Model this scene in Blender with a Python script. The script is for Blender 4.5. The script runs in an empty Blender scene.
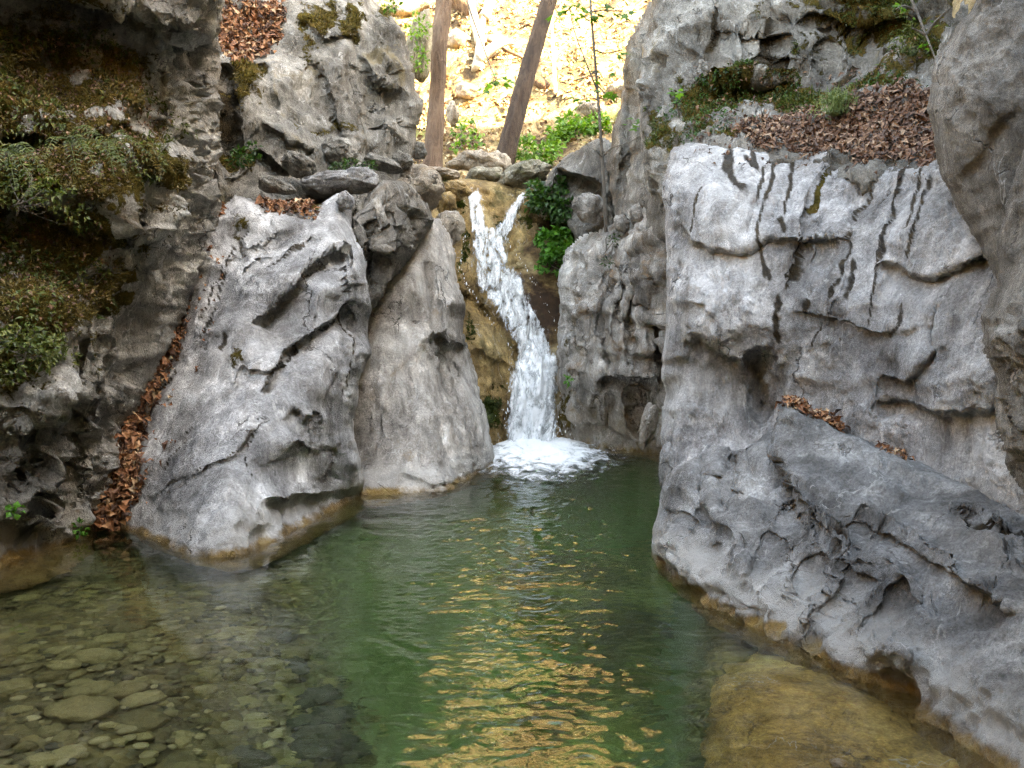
import bpy, math, random
import numpy as np
from mathutils import Vector, noise as mnoise

random.seed(7); RNG = np.random.default_rng(11)
S = bpy.context.scene
COL = S.collection

# ------------------------------------------------------------------ camera model
H, FPX, HOR = 1.6, 924.0, 340.0
PITCH = math.atan((384 - HOR) / FPX)
CP, SP = math.cos(PITCH), math.sin(PITCH)
FW = np.array([0, CP, -SP]); UP = np.array([0, SP, CP]); RT = np.array([1.0, 0, 0])
CAM = np.array([0, 0, H])

def pt(x, y, d):
    """the place in the world that a camera at CAM sees at x, y, d metres away along its axis"""
    x = np.asarray(x, float); y = np.asarray(y, float); d = np.asarray(d, float)
    return CAM + d[..., None] * (FW + ((x - 512) / FPX)[..., None] * RT - ((y - 384) / FPX)[..., None] * UP)

def wl(y):
    """distance of the water line at picture row y"""
    return H / (SP + (y - 384) / FPX * CP)

# ------------------------------------------------------------------ noise
_M = np.uint64(0xFFFFFFFF)
def _hash(i, j, k, s):
    h = (i.astype(np.int64) * 73856093) ^ (j.astype(np.int64) * 19349663) ^ (k.astype(np.int64) * 83492791) ^ (s * 2654435761)
    h = h.astype(np.uint64) & _M
    h = ((h >> np.uint64(16)) ^ h) * np.uint64(0x45d9f3b) & _M
    h = ((h >> np.uint64(16)) ^ h) * np.uint64(0x45d9f3b) & _M
    h = (h >> np.uint64(16)) ^ h
    return (h & np.uint64(0xFFFFFF)).astype(np.float64) / float(0xFFFFFF)

def vnoise(P, s=0):
    """smooth value noise, -1..1"""
    I = np.floor(P).astype(np.int64); f = P - I
    u = f * f * f * (f * (f * 6 - 15) + 10)
    out = 0
    for a in (0, 1):
        for b in (0, 1):
            for c in (0, 1):
                w = (u[..., 0] if a else 1 - u[..., 0]) * (u[..., 1] if b else 1 - u[..., 1]) * (u[..., 2] if c else 1 - u[..., 2])
                out = out + w * _hash(I[..., 0] + a, I[..., 1] + b, I[..., 2] + c, s)
    return out * 2 - 1

ROTM = np.array([[0.0, 0.8, 0.6], [-0.8, 0.36, -0.48], [-0.6, -0.48, 0.64]])
def fbm(P, f=1.0, o=5, g=0.5, s=0, ridged=False):
    out = 0; a = 1.0; Q = P * f
    for i in range(o):
        n = vnoise(Q, s + i)
        out = out + a * ((1 - 2 * np.abs(n)) if ridged else n)
        Q = (Q @ ROTM) * 2.03 + 17.3; a *= g
    return out

def facets(P, f, s=0):
    """broken-stone relief: every cell is a tilted plane; also the distance to the nearest joint"""
    Q = P * f; I = np.floor(Q).astype(np.int64)
    F1 = np.full(Q.shape[:-1], 9.0); F2 = F1.copy(); val = np.zeros_like(F1); lo = F1.copy()
    for a in (-1, 0, 1):
        for b in (-1, 0, 1):
            for c in (-1, 0, 1):
                i, j, k = I[..., 0] + a, I[..., 1] + b, I[..., 2] + c
                sx = i + _hash(i, j, k, s + 1); sy = j + _hash(i, j, k, s + 2); sz = k + _hash(i, j, k, s + 3)
                dx, dy, dz = Q[..., 0] - sx, Q[..., 1] - sy, Q[..., 2] - sz
                d = np.sqrt(dx * dx + dy * dy + dz * dz)
                v = dx * (_hash(i, j, k, s + 4) - .5) * 1.6 + dy * (_hash(i, j, k, s + 5) - .5) * 1.6 + dz * (_hash(i, j, k, s + 6) - .5) * 1.6 + (_hash(i, j, k, s + 7) - .5) * .8
                n1 = d < F1; lo = np.minimum(lo, v + .55 * d * d)
                F2 = np.where(n1, F1, np.minimum(F2, d)); val = np.where(n1, v, val); F1 = np.where(n1, d, F1)
    return val, F2 - F1, lo

def sstep(a, b, x):
    t = np.clip((x - a) / (b - a), 0, 1); return t * t * (3 - 2 * t)

# ------------------------------------------------------------------ node helpers
class Mat:
    def __init__(self, name):
        self.m = bpy.data.materials.new(name); self.m.use_nodes = True
        self.nt = self.m.node_tree; self.nt.nodes.clear()
        self.out = self.nt.nodes.new('ShaderNodeOutputMaterial')
    def n(self, t, _o=0, **kw):
        nd = self.nt.nodes.new('ShaderNode' + t)
        ins = kw.pop('ins', {})
        for k, v in kw.items(): setattr(nd, k, v)
        for k, v in ins.items():
            sk = nd.inputs[k]
            if isinstance(v, bpy.types.NodeSocket): self.nt.links.new(v, sk)
            else: sk.default_value = v
        return nd if _o is None else nd.outputs[_o]
    def coord(self, which='Object'):
        return self.n('TexCoord', _o=which)
    def mapping(self, v, scale=(1, 1, 1), rot=(0, 0, 0), loc=(0, 0, 0)):
        return self.n('Mapping', ins={'Vector': v, 'Scale': scale, 'Rotation': rot, 'Location': loc})
    def noise(self, v, scale, detail=4, rough=.5, dist=0, _o='Fac'):
        return self.n('TexNoise', _o=_o, ins={'Vector': v, 'Scale': scale, 'Detail': detail, 'Roughness': rough, 'Distortion': dist})
    def math(self, op, a, b=0.0, clamp=False):
        return self.n('Math', operation=op, use_clamp=clamp, ins={0: a, 1: b})
    def step(self, v, a, b, to0=0.0, to1=1.0):
        return self.n('MapRange', interpolation_type='SMOOTHSTEP', ins={'Value': v, 'From Min': a, 'From Max': b, 'To Min': to0, 'To Max': to1})
    def mix(self, f, a, b, blend='MIX'):
        nd = self.n('Mix', _o=None, data_type='RGBA', blend_type=blend)
        for k, v in ((0, f), (6, a), (7, b)):
            if isinstance(v, bpy.types.NodeSocket): self.nt.links.new(v, nd.inputs[k])
            else: nd.inputs[k].default_value = v if k == 0 or len(v) == 4 else (*v, 1)
        return nd.outputs[2]
    def ramp(self, f, stops, interp='LINEAR'):
        nd = self.n('ValToRGB', _o=None, ins={'Fac': f}); cr = nd.color_ramp; cr.interpolation = interp
        while len(cr.elements) < len(stops): cr.elements.new(.5)
        for e, (p, c) in zip(cr.elements, stops): e.position = p; e.color = (*c, 1)
        return nd.outputs[0]
    def attr(self, name): return self.n('Attribute', _o='Fac', attribute_name=name)
    def bump(self, h, strength=.5, dist=.02, normal=None):
        ins = {'Height': h, 'Strength': strength, 'Distance': dist}
        if normal is not None: ins['Normal'] = normal
        return self.n('Bump', ins=ins)
    def princ(self, **ins):
        b = self.n('BsdfPrincipled', _o=0, ins={k.replace('_', ' '): v for k, v in ins.items()})
        self.nt.links.new(b, self.out.inputs['Surface']); return b

def rock_mat(name, dark=(.12, .12, .125), mid=(.27, .27, .275), light=(.46, .46, .46), warm=.25, warmcol=(.26, .19, .12),
             lichen=.5, mossy=((.04, .034, .013), (.125, .098, .03), (.20, .125, .045)), line=True, streak=(1, 1, .35), srot=(0, 0, 0), gold=.07, pale=.5, crust=.6, wash=1.0):
    M = Mat(name); co = M.coord('Object')
    n1 = M.noise(co, .9, 7, .62, .5)
    c = M.ramp(n1, [(.30, dark), (.47, mid), (.66, light)])
    n2 = M.noise(M.mapping(co, streak, srot), 4.5, 9, .72, .6)
    c = M.mix(.75, c, M.ramp(n2, [(.28, (.16, .16, .16)), (.5, (.53, .53, .53)), (.70, (.9, .9, .9))]), 'OVERLAY')
    n3 = M.noise(co, 48, 8, .85)
    c = M.mix(.9, c, M.ramp(n3, [(.32, (.20, .20, .20)), (.5, (.5, .5, .5)), (.66, (.80, .80, .80))]), 'OVERLAY')
    ve = M.math('ABSOLUTE', M.math('SUBTRACT', M.noise(M.mapping(co, streak, (.5, .3, .8)), 2.6, 4, .55, .8), .5))
    c = M.mix(M.math('MULTIPLY', M.step(ve, .002, .009, 1, 0), M.step(M.noise(M.mapping(co, loc=(6, 1, 2)), 2.2, 3), .5, .6, 0, .6)), c, (.62, .61, .59))
    cr = M.noise(M.mapping(co, loc=(8, 4, 6)), 2.3, 10, .74, .4)
    c = M.mix(M.step(cr, .53, .60, 0, crust), c, M.mix(1, c, (1.75, 1.75, 1.75, 1), 'MULTIPLY'))
    sp = M.noise(M.mapping(co, (1, 1, .10), (.15, .1, 0)), 3.0, 7, .7, .5)
    c = M.mix(M.step(sp, .47, .66, 0, .62 * wash), c, M.mix(1, c, (.40, .37, .34, 1), 'MULTIPLY'))
    pa = M.noise(M.mapping(co, loc=(9, 9, 2)), .55, 5, .6, .6)
    c = M.mix(M.step(pa, .5, .62, 0, .55 * wash), c, M.mix(1, c, (.58, .56, .53, 1), 'MULTIPLY'))
    # warm oxide patches, pale lichen crusts, dark algae specks
    nw = M.noise(M.mapping(co, loc=(7, 3, 1)), 1.7, 8, .68, .8)
    c = M.mix(M.step(nw, .70 - warm * .28, .80 - warm * .2, 0, .8), c, warmcol)
    nl = M.noise(M.mapping(co, loc=(1, 9, 4)), 9, 9, .75, .3)
    c = M.mix(M.step(nl, .66 - lichen * .1, .72 - lichen * .05, 0, .65), c, (.56, .56, .53))
    nd = M.noise(M.mapping(co, loc=(4, 2, 8)), 5, 10, .8, .7)
    c = M.mix(M.step(nd, .61, .72, 0, .7), c, (.055, .05, .045))
    # thin joints
    vo = M.n('TexVoronoi', _o='Distance', feature='DISTANCE_TO_EDGE', ins={'Vector': M.n('VectorMath', operation='ADD', ins={0: M.mapping(co, streak, srot), 1: M.n('VectorMath', operation='SCALE', ins={0: M.noise(co, 2.2, 5, .6, _o='Color'), 'Scale': .55})}), 'Scale': 2.1})
    joint = M.step(vo, 0.0, .022, 1, 0)
    jm = M.math('MULTIPLY', joint, M.step(M.noise(M.mapping(co, loc=(5, 5, 5)), 1.6, 3), .5, .62))
    c = M.mix(M.math('MULTIPLY', jm, .75), c, (.05, .042, .035))
    # moss and streaks where they grow, and dark patches that paint shade
    mn = M.noise(co, 7, 8, .75, .4)
    ms = M.math('ADD', M.attr('moss'), M.math('MULTIPLY', M.math('SUBTRACT', mn, .5), 1.9))
    mcol = M.ramp(M.noise(M.mapping(co, loc=(2, 2, 2)), 4, 8, .75), [(.32, mossy[0]), (.5, mossy[1]), (.68, mossy[2])])
    mcol = M.mix(.8, mcol, M.ramp(n3, [(.3, (.15, .15, .15)), (.5, (.5, .5, .5)), (.7, (.8, .8, .8))]), 'OVERLAY')
    mm = M.step(ms, .42, .56)
    st = M.step(M.math('ADD', M.attr('stain_shade'), M.math('MULTIPLY', M.math('SUBTRACT', M.noise(co, 22, 8, .8), .5), .7)), .22, .78)
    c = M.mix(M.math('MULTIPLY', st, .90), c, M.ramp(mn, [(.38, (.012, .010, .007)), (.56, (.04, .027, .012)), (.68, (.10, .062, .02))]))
    c = M.mix(mm, c, mcol)
    rough = M.step(n2, .2, .8, .62, .9)
    if line:
        z = M.n('SeparateXYZ', _o='Z', ins={0: M.n('NewGeometry', _o='Position')})
        zz = M.math('ADD', z, M.math('MULTIPLY', M.math('SUBTRACT', M.noise(co, 4.2, 7, .7), .5), .16))
        band = M.math('MULTIPLY', M.step(zz, .03, .08), M.step(zz, .14, .34, 1, 0))
        c = M.mix(M.math('MULTIPLY', band, pale), c, (.50, .48, .45))
        alg = M.ramp(M.noise(co, 5, 7, .7), [(.3, (.10, .055, .014)), (.5, (.25, .145, .035)), (.7, (.36, .25, .09))])
        g = M.math('MULTIPLY', M.step(zz, gold * .4, gold, 1, 0), M.step(M.math('SUBTRACT', M.noise(M.mapping(co, loc=(1, 7, 7)), 2.2, 5, .7), M.math('MULTIPLY', zz, 1.5)), .30, .55, .25, 1))
        c = M.mix(M.math('MULTIPLY', g, .93), c, alg)
        rough = M.math('SUBTRACT', rough, M.math('MULTIPLY', M.step(zz, .02, .2, 1, 0), .4))
    h = M.math('ADD', M.math('MULTIPLY', M.noise(M.mapping(co, streak, srot), 13, 10, .72, .3), 1.0), M.math('MULTIPLY', n3, .3))
    h = M.math('SUBTRACT', h, M.math('MULTIPLY', jm, .5))
    h = M.math('ADD', h, M.math('MULTIPLY', M.math('MULTIPLY', mm, M.noise(co, 60, 5, .7)), .9))
    M.princ(Base_Color=c, Roughness=rough, Normal=M.bump(h, 1.0, .075), **{'Specular IOR Level': M.math('MULTIPLY', M.math('SUBTRACT', 1.0, M.math('MAXIMUM', st, mm)), .3)})
    return M.m

# ------------------------------------------------------------------ mesh helpers
def link(name, V, F, mats, parent=None, smooth=True, loc=None, mi=None, attrs=None):
    V = np.asarray(V, float)
    if loc is None:
        loc = np.array([0, 0, 0.]) if parent is not None else np.array([V[:, 0].mean(), V[:, 1].mean(), V[:, 2].min()])
    loc = np.asarray(loc, float)
    me = bpy.data.meshes.new(name)
    me.from_pydata((V - loc).tolist(), [], F if isinstance(F, list) else F.tolist())
    if smooth: me.polygons.foreach_set('use_smooth', np.ones(len(me.polygons), bool))
    for m in (mats if isinstance(mats, (list, tuple)) else [mats]): me.materials.append(m)
    if mi is not None: me.polygons.foreach_set('material_index', np.asarray(mi, np.int32))
    for k, a in (attrs or {}).items():
        at = me.attributes.new(k, 'FLOAT', 'POINT'); at.data.foreach_set('value', np.asarray(a, np.float32))
    me.update()
    o = bpy.data.objects.new(name, me); COL.objects.link(o); o.location = loc
    if parent is not None: o.parent = parent
    return o

def tag(o, label=None, cat=None, group=None, kind=None):
    if label: o['label'] = label
    if cat: o['category'] = cat
    if group: o['group'] = group
    if kind: o['kind'] = kind
    return o

def empty(name, loc, label, cat, group=None):
    o = bpy.data.objects.new(name, None); COL.objects.link(o); o.location = loc
    return tag(o, label, cat, group)

def rough_poly(poly, amp=2.5, seg=7, seed=0):
    out = []; P = np.array(poly, float); n = len(P)
    for i in range(n):
        a, b = P[i], P[(i + 1) % n]; L = np.hypot(*(b - a)); k = max(1, int(L / seg)) if L < 900 else 12
        for t in np.arange(k) / k: out.append(a + (b - a) * t)
    Q = np.array(out)
    q3 = np.c_[Q / 22.0, np.full(len(Q), seed * 3.7)]
    Q[:, 0] += amp * fbm(q3, 1, 3, .6, 1 + seed) * 1.3; Q[:, 1] += amp * fbm(q3, 1, 3, .6, 40 + seed) * 1.3
    return Q

def poly_sd(X, Y, poly):
    """signed distance (+ inside) and the nearest point of the outline"""
    n = len(poly); best = np.full(X.shape, 1e9); bx = np.zeros(X.shape); by = np.zeros(X.shape); ins = np.zeros(X.shape, bool)
    for i in range(n):
        ax, ay = poly[i]; cx, cy = poly[(i + 1) % n]; dx, dy = cx - ax, cy - ay
        t = np.clip(((X - ax) * dx + (Y - ay) * dy) / (dx * dx + dy * dy + 1e-9), 0, 1)
        qx, qy = ax + t * dx, ay + t * dy; d = np.hypot(X - qx, Y - qy)
        m = d < best; best = np.where(m, d, best); bx = np.where(m, qx, bx); by = np.where(m, qy, by)
        if dy != 0:
            c = ((ay > Y) != (cy > Y)) & (X < dx * (Y - ay) / dy + ax); ins ^= c
    return np.where(ins, best, -best), bx, by

def line_field(X, Y, pts):
    """distance to a polyline, side (+ = below a left-to-right line) and a taper towards its ends"""
    P = np.array(pts, float); best = np.full(X.shape, 1e9); side = np.zeros(X.shape); par = np.zeros(X.shape)
    Ls = np.hypot(*(P[1:] - P[:-1]).T); tot = Ls.sum(); acc = 0
    for i in range(len(P) - 1):
        ax, ay = P[i]; dx, dy = P[i + 1] - P[i]
        tr = ((X - ax) * dx + (Y - ay) * dy) / (dx * dx + dy * dy + 1e-9); t = np.clip(tr, 0, 1)
        d = np.hypot(X - ax - t * dx, Y - ay - t * dy); m = d < best
        best = np.where(m, d, best); side = np.where(m, dx * (Y - ay) - dy * (X - ax), side); par = np.where(m, (acc + t * Ls[i]) / tot, par)
        acc += Ls[i]
    tp = np.clip(np.minimum(par, 1 - par) / .12, 0, 1)
    return best, np.sign(side), tp

class Field:
    """a smooth surface through measured points: picture place -> distance"""
    def __init__(self, ctrl, bumps=(), grooves=(), steps=()):
        C = np.array(ctrl, float); self.c = C[:, :2] / 100.0; n = len(C)
        r = np.hypot(*(self.c[:, None] - self.c[None]).transpose(2, 0, 1))
        A = np.zeros((n + 3, n + 3)); A[:n, :n] = r + np.eye(n) * -.02; A[:n, n] = 1; A[:n, n + 1:] = self.c; A[n, :n] = 1; A[n + 1:, :n] = self.c.T
        self.w = np.linalg.solve(A, np.r_[C[:, 2], 0, 0, 0]); self.b, self.g, self.s = bumps, grooves, steps
    def __call__(self, X, Y):
        X = np.asarray(X, float); Y = np.asarray(Y, float); n = len(self.c)
        x, y = X / 100, Y / 100
        d = self.w[n] + self.w[n + 1] * x + self.w[n + 2] * y
        for i in range(n): d = d + self.w[i] * np.hypot(x - self.c[i, 0], y - self.c[i, 1])
        # irregular lines: bend the plane the features are drawn on
        q = np.stack([X / 26, Y / 26, np.zeros_like(X)], -1)
        Xw = X + 3.5 * fbm(q, 1, 3, .6, 5); Yw = Y + 3.5 * fbm(q, 1, 3, .6, 25)
        for (cx, cy, rx, ry, rot, amp) in self.b:
            a = math.radians(rot); u = (Xw - cx) * math.cos(a) + (Yw - cy) * math.sin(a); v = -(Xw - cx) * math.sin(a) + (Yw - cy) * math.cos(a)
            d = d - amp * np.exp(-((u / rx) ** 2 + (v / ry) ** 2))
        for (p, w, dep) in self.g:
            D, _, tp = line_field(Xw, Yw, p); d = d + dep * tp * np.exp(-(D / w) ** 2)
        for st in self.s:
            p, amp, fall = st[:3]; soft = st[3] if len(st) > 3 else 4
            D, sd, tp = line_field(Xw, Yw, p); sgn = D * sd
            d = d + amp * tp * np.where(sgn > 0, sstep(0, soft, sgn) * np.exp(-np.maximum(sgn - soft, 0) / fall), 0)
        return d

ROCKS = {}
def axis(lo, hi, cell, f0, f1, coarse=28):
    a = []
    x = lo
    while x < hi:
        a.append(x); x += cell if f0 <= x <= f1 else (coarse if x + coarse < f0 or x > f1 else max(cell, f0 - x))
    a.append(hi); return np.array(a)

def rock(name, label, cat, outline, ctrl, mat, T=1.5, R=22, E=.5, cell=2.5, bumps=(), grooves=(), steps=(), big=.10, fac=.07, fine=.02, ff=1.8,
         stretch=(1, 1, 1), moss=(), stain_shade=(), group=None, seed=1, rough=2.5, warp=.25, key=None, dip=(.5, .2, 2.0), strata=.55):
    fld = Field(ctrl, bumps, grooves, steps)
    poly = rough_poly(outline, rough, 7, seed)
    gx = axis(poly[:, 0].min() - cell, poly[:, 0].max() + cell, cell, -30, 1054); gy = axis(poly[:, 1].min() - cell, poly[:, 1].max() + cell, cell, -30, 798)
    X, Y = np.meshgrid(gx, gy)
    sd, bx, by = poly_sd(X, Y, poly)
    lc = np.maximum(np.gradient(gx)[None, :], np.gradient(gy)[:, None]) * 1.05
    use = sd > -lc * .75
    out = use & (sd < 0); X = np.where(out, bx, X); Y = np.where(out, by, Y)
    sdi = np.maximum(sd, 0)
    d = fld(X, Y); t = np.clip(1 - sdi / R, 0, 1)
    d = d + E * (1 - np.sqrt(np.clip(1 - t * t, 0, 1)))
    P = pt(X, Y, d)
    du = np.gradient(P, axis=1); dv = np.gradient(P, axis=0)
    Nn = np.cross(du, dv); Nn /= np.linalg.norm(Nn, axis=-1, keepdims=True) + 1e-9
    V = P - CAM; flip = (Nn * V).sum(-1) > 0; Nn[flip] *= -1
    Q = P * np.array(stretch) + seed * 5.31
    W = Q + warp * np.stack([fbm(Q, 1.1, 3, .5, 11 + seed), fbm(Q, 1.1, 3, .5, 21 + seed), fbm(Q, 1.1, 3, .5, 31 + seed)], -1)
    n = big * fbm(Q, .7, 3, .45, seed)
    if fac:
        msk = .35 + .65 * sstep(-.3, .4, fbm(Q, .7, 2, .5, 77 + seed))
        W2 = Q + (W - Q) * .22
        v1, e1, m1 = facets(W2, ff * .8, seed); v2, e2, m2 = facets(W2 + .3, ff * 2.3, seed + 50); v3, e3, m3 = facets(W2 + .7, ff * 6.1, seed + 90)
        n = n + fac * (1.5 * (m1 + .1) + .62 * (m2 + .1) * (.3 + .7 * msk) + (.009 + .30 * fac) * m3 / max(fac, .02) * (.3 + .7 * msk)) + fac * (.25 * v1 + .36 * v2) * msk + (.003 + .10 * fac) * v3 * msk - fac * .10 * msk * (1 - sstep(0, .05, e2))
        tr = (P @ np.array(dip)) + .30 * fbm(Q, .8, 3, .5, 140 + seed); fl = np.floor(tr); fr = tr - fl; lv = _hash(fl.astype(np.int64), fl.astype(np.int64) * 0 + seed, fl.astype(np.int64) * 0, 9)
        n = n + fac * strata * (.3 + .7 * msk) * (fl + sstep(.82, 1.0, fr) - tr + .4) * (.4 + lv)
    rg = .35 + .65 * sstep(-.3, .4, fbm(Q, 1.3, 2, .5, 99 + seed))
    n = n + fine * 1.05 * fbm(W, 5, 5, .62, 60 + seed, True) * rg + fine * .5 * fbm(Q, 15, 3, .65, 64 + seed) * rg
    at_edge = sstep(0, 9, sdi) * .75 + .25
    P = P + Nn * (n * at_edge)[..., None]
    def mask(items, soft):
        m = np.zeros(X.shape)
        q = np.stack([X / 18, Y / 18, np.full(X.shape, 3.3)], -1); Xw = X + 2.6 * fbm(q, 1, 4, .6, 8); Yw = Y + 2.6 * fbm(q, 1, 4, .6, 9)
        for it in items:
            if isinstance(it[0], (list, tuple)):
                D, _, tp = line_field(Xw, Yw, it[0]); m = np.maximum(m, (.3 + .7 * tp) * np.clip(1.15 - D / (it[1] * 1.0), 0, 1))
            else:
                cx, cy, rx, ry, amp = it; m = np.maximum(m, amp * np.clip(1.35 - .9 * np.hypot((Xw - cx) / rx, (Yw - cy) / ry) + .30 * fbm(q, 1.5, 3, .6, 88), 0, 1))
        return np.clip(m, 0, 1)
    mo, stn = mask(moss, 1), mask(stain_shade, 1)
    idx = -np.ones(X.shape, int); idx[use] = np.arange(use.sum())
    c4 = use[:-1, :-1] & use[1:, :-1] & use[1:, 1:] & use[:-1, 1:]
    F = np.stack([idx[:-1, :-1], idx[1:, :-1], idx[1:, 1:], idx[:-1, 1:]], -1)[c4]
    VV = P[use]; nv = len(VV)
    ed = np.concatenate([F[:, [0, 1]], F[:, [1, 2]], F[:, [2, 3]], F[:, [3, 0]]])
    k = np.sort(ed, 1); code = k[:, 0] * nv + k[:, 1]
    _, inv, cnt = np.unique(code, return_inverse=True, return_counts=True)
    bd = ed[cnt[inv] == 1]
    bv = np.unique(bd); loc_i = -np.ones(nv, int); loc_i[bv] = np.arange(len(bv))
    vd = VV[bv] - CAM; vd /= np.linalg.norm(vd, axis=1, keepdims=True)
    cen = VV[bv].mean(0)
    b1 = cen + (VV[bv] - cen) * .985 + vd * T * .45
    b2 = cen + (VV[bv] - cen) * .85 + vd * T
    fd = cen - CAM; fd /= np.linalg.norm(fd)
    tip = cen + fd * T * 1.05
    o1, o2, o3 = nv, nv + len(bv), nv + 2 * len(bv)
    A, B = loc_i[bd[:, 0]], loc_i[bd[:, 1]]
    faces = F.tolist() + np.stack([bd[:, 1], bd[:, 0], o1 + A, o1 + B], 1).tolist() + np.stack([o1 + B, o1 + A, o2 + A, o2 + B], 1).tolist() + np.stack([o2 + B, o2 + A, np.full(len(bd), o3)], 1).tolist()
    AV = np.vstack([VV, b1, b2, tip[None]])
    pad = lambda a: np.r_[a[use], a[use][bv], np.zeros(len(bv) + 1)]
    o = link(name, AV, faces, mat, attrs={'moss': pad(mo), 'stain_shade': pad(stn)})
    tag(o, label, cat, group)
    r = dict(o=o, X=X[use], Y=Y[use], P=VV, N=Nn[use], moss=mo[use], fld=fld, F=F)
    ROCKS[key or name] = r
    return r

def scatter(r, n, poly=None, wmoss=None, rng=RNG):
    """n random places on a rock's visible face: points and normals"""
    if poly is not None: w = (poly_sd(r['X'], r['Y'], np.array(poly, float))[0] > 0).astype(float)
    else: w = sstep(wmoss[0], wmoss[1], r['moss'] + .3 * fbm(r['P'], 6, 4, .6, 3))
    fw = w[r['F']].min(1)
    P4 = r['P'][r['F']]; area = np.linalg.norm(np.cross(P4[:, 2] - P4[:, 0], P4[:, 3] - P4[:, 1]), axis=1)
    pr = fw * area; pr = pr / pr.sum()
    f = rng.choice(len(pr), n, p=pr); uv = rng.random((n, 2)); u, v = uv[:, :1], uv[:, 1:]
    q = P4[f]; P = (q[:, 0] * (1 - u) + q[:, 1] * u) * (1 - v) + (q[:, 3] * (1 - u) + q[:, 2] * u) * v
    N = np.cross(q[:, 2] - q[:, 0], q[:, 3] - q[:, 1]); N /= np.linalg.norm(N, axis=1, keepdims=True) + 1e-9
    N[((P - CAM) * N).sum(1) > 0] *= -1
    return P, N

def unit(a): return a / (np.linalg.norm(a, axis=-1, keepdims=True) + 1e-9)

def leaves(P, A, N, L, Wd, bend=.25):
    """pointed leaves, folded along the midrib: base P, axis A, facing N"""
    n = len(P); A = unit(A); Sx = unit(np.cross(A, N)); N = np.cross(Sx, A)
    L = np.broadcast_to(np.asarray(L, float), (n,))[:, None]; Wd = np.broadcast_to(np.asarray(Wd, float), (n,))[:, None]
    mid = P + A * L * .45 + N * L * bend * .5
    V = np.stack([P, mid + Sx * Wd * .5 + N * Wd * .25, mid - Sx * Wd * .5 + N * Wd * .25, P + A * L - N * L * bend * .3, mid], 1).reshape(-1, 3)
    b = np.arange(n)[:, None] * 5
    F = np.concatenate([b + [[0, 1, 4]], b + [[0, 4, 2]], b + [[1, 3, 4]], b + [[4, 3, 2]]], 1).reshape(-1, 3)
    return V, F

def blades(P, A, L, Wd, rng=RNG):
    n = len(P); A = unit(A); Sx = unit(np.cross(A, rng.normal(size=(n, 3))))
    L = np.broadcast_to(np.asarray(L, float), (n,))[:, None]
    V = np.stack([P - Sx * Wd * .5, P + Sx * Wd * .5, P + A * L], 1).reshape(-1, 3)
    return V, np.arange(n * 3).reshape(-1, 3)

def merge(parts):
    Vs, Fs, mi, o = [], [], [], 0
    for p in parts:
        V, F = p[0], p[1]; Vs.append(V)
        Fs += (np.asarray(F) + o).tolist() if not isinstance(F, list) else [[i + o for i in f] for f in F]
        mi += [p[2] if len(p) > 2 else 0] * len(F); o += len(V)
    return np.vstack(Vs), Fs, mi

def tube(pts, rad, k=8, seed=0, wob=0.0):
    P = np.array(pts, float); n = len(P); rad = np.broadcast_to(np.asarray(rad, float), (n,))
    V = []
    T = unit(np.gradient(P, axis=0)); ref = np.array([1.0, .13, .07]) if abs(T[0, 0]) < .9 else np.array([0, 1.0, .1])
    a = np.arange(k) / k * 2 * np.pi
    for i in range(n):
        u = unit(np.cross(T[i], ref)); v = np.cross(T[i], u)
        ring = P[i] + rad[i] * (np.cos(a)[:, None] * u + np.sin(a)[:, None] * v)
        if wob:
            w = 1 + wob * fbm(np.c_[np.cos(a) * 1.6, np.sin(a) * 1.6, np.full(k, P[i, 2] * .9)], 1, 4, .6, seed)
            ring = P[i] + (ring - P[i]) * w[:, None]
        V.append(ring)
    V = np.vstack(V); F = []
    for i in range(n - 1):
        for j in range(k): F.append([i * k + j, i * k + (j + 1) % k, (i + 1) * k + (j + 1) % k, (i + 1) * k + j])
    F.append(list(range(k))[::-1]); F.append([(n - 1) * k + j for j in range(k)])
    return V, F

def spline(pts, n):
    P = np.array(pts, float); t = np.linspace(0, len(P) - 1, n); out = []
    for x in t:
        i = min(int(x), len(P) - 2); f = x - i
        p0, p1, p2, p3 = P[max(i - 1, 0)], P[i], P[i + 1], P[min(i + 2, len(P) - 1)]
        out.append(.5 * (2 * p1 + (p2 - p0) * f + (2 * p0 - 5 * p1 + 4 * p2 - p3) * f * f + (3 * p1 - p0 - 3 * p2 + p3) * f ** 3))
    return np.array(out)

_ico = {}
def ico(sub):
    if sub not in _ico:
        import bmesh
        bm = bmesh.new(); bmesh.ops.create_icosphere(bm, subdivisions=sub, radius=1)
        _ico[sub] = (np.array([v.co[:] for v in bm.verts]), [[v.index for v in f.verts] for f in bm.faces]); bm.free()
    return _ico[sub]

def boulder(rx, ry, rz, seed, sub=5, big=.22, fac=.16, ff=1.3, fine=.03):
    V, F = ico(sub); n = V.copy(); Q = n + seed * 7.7
    d = 1 + big * fbm(Q, .9, 3, .5, seed)
    v1, e1, m1 = facets(Q, ff, seed); v2, e2, m2 = facets(Q, ff * 2.7, seed + 5)
    d = d + fac * .7 * v1 + fac * 1.2 * m1 + fac * .45 * m2 + fine * fbm(Q, 5, 4, .6, seed, True)
    return n * d[:, None] * np.array([rx, ry, rz]), F
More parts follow.
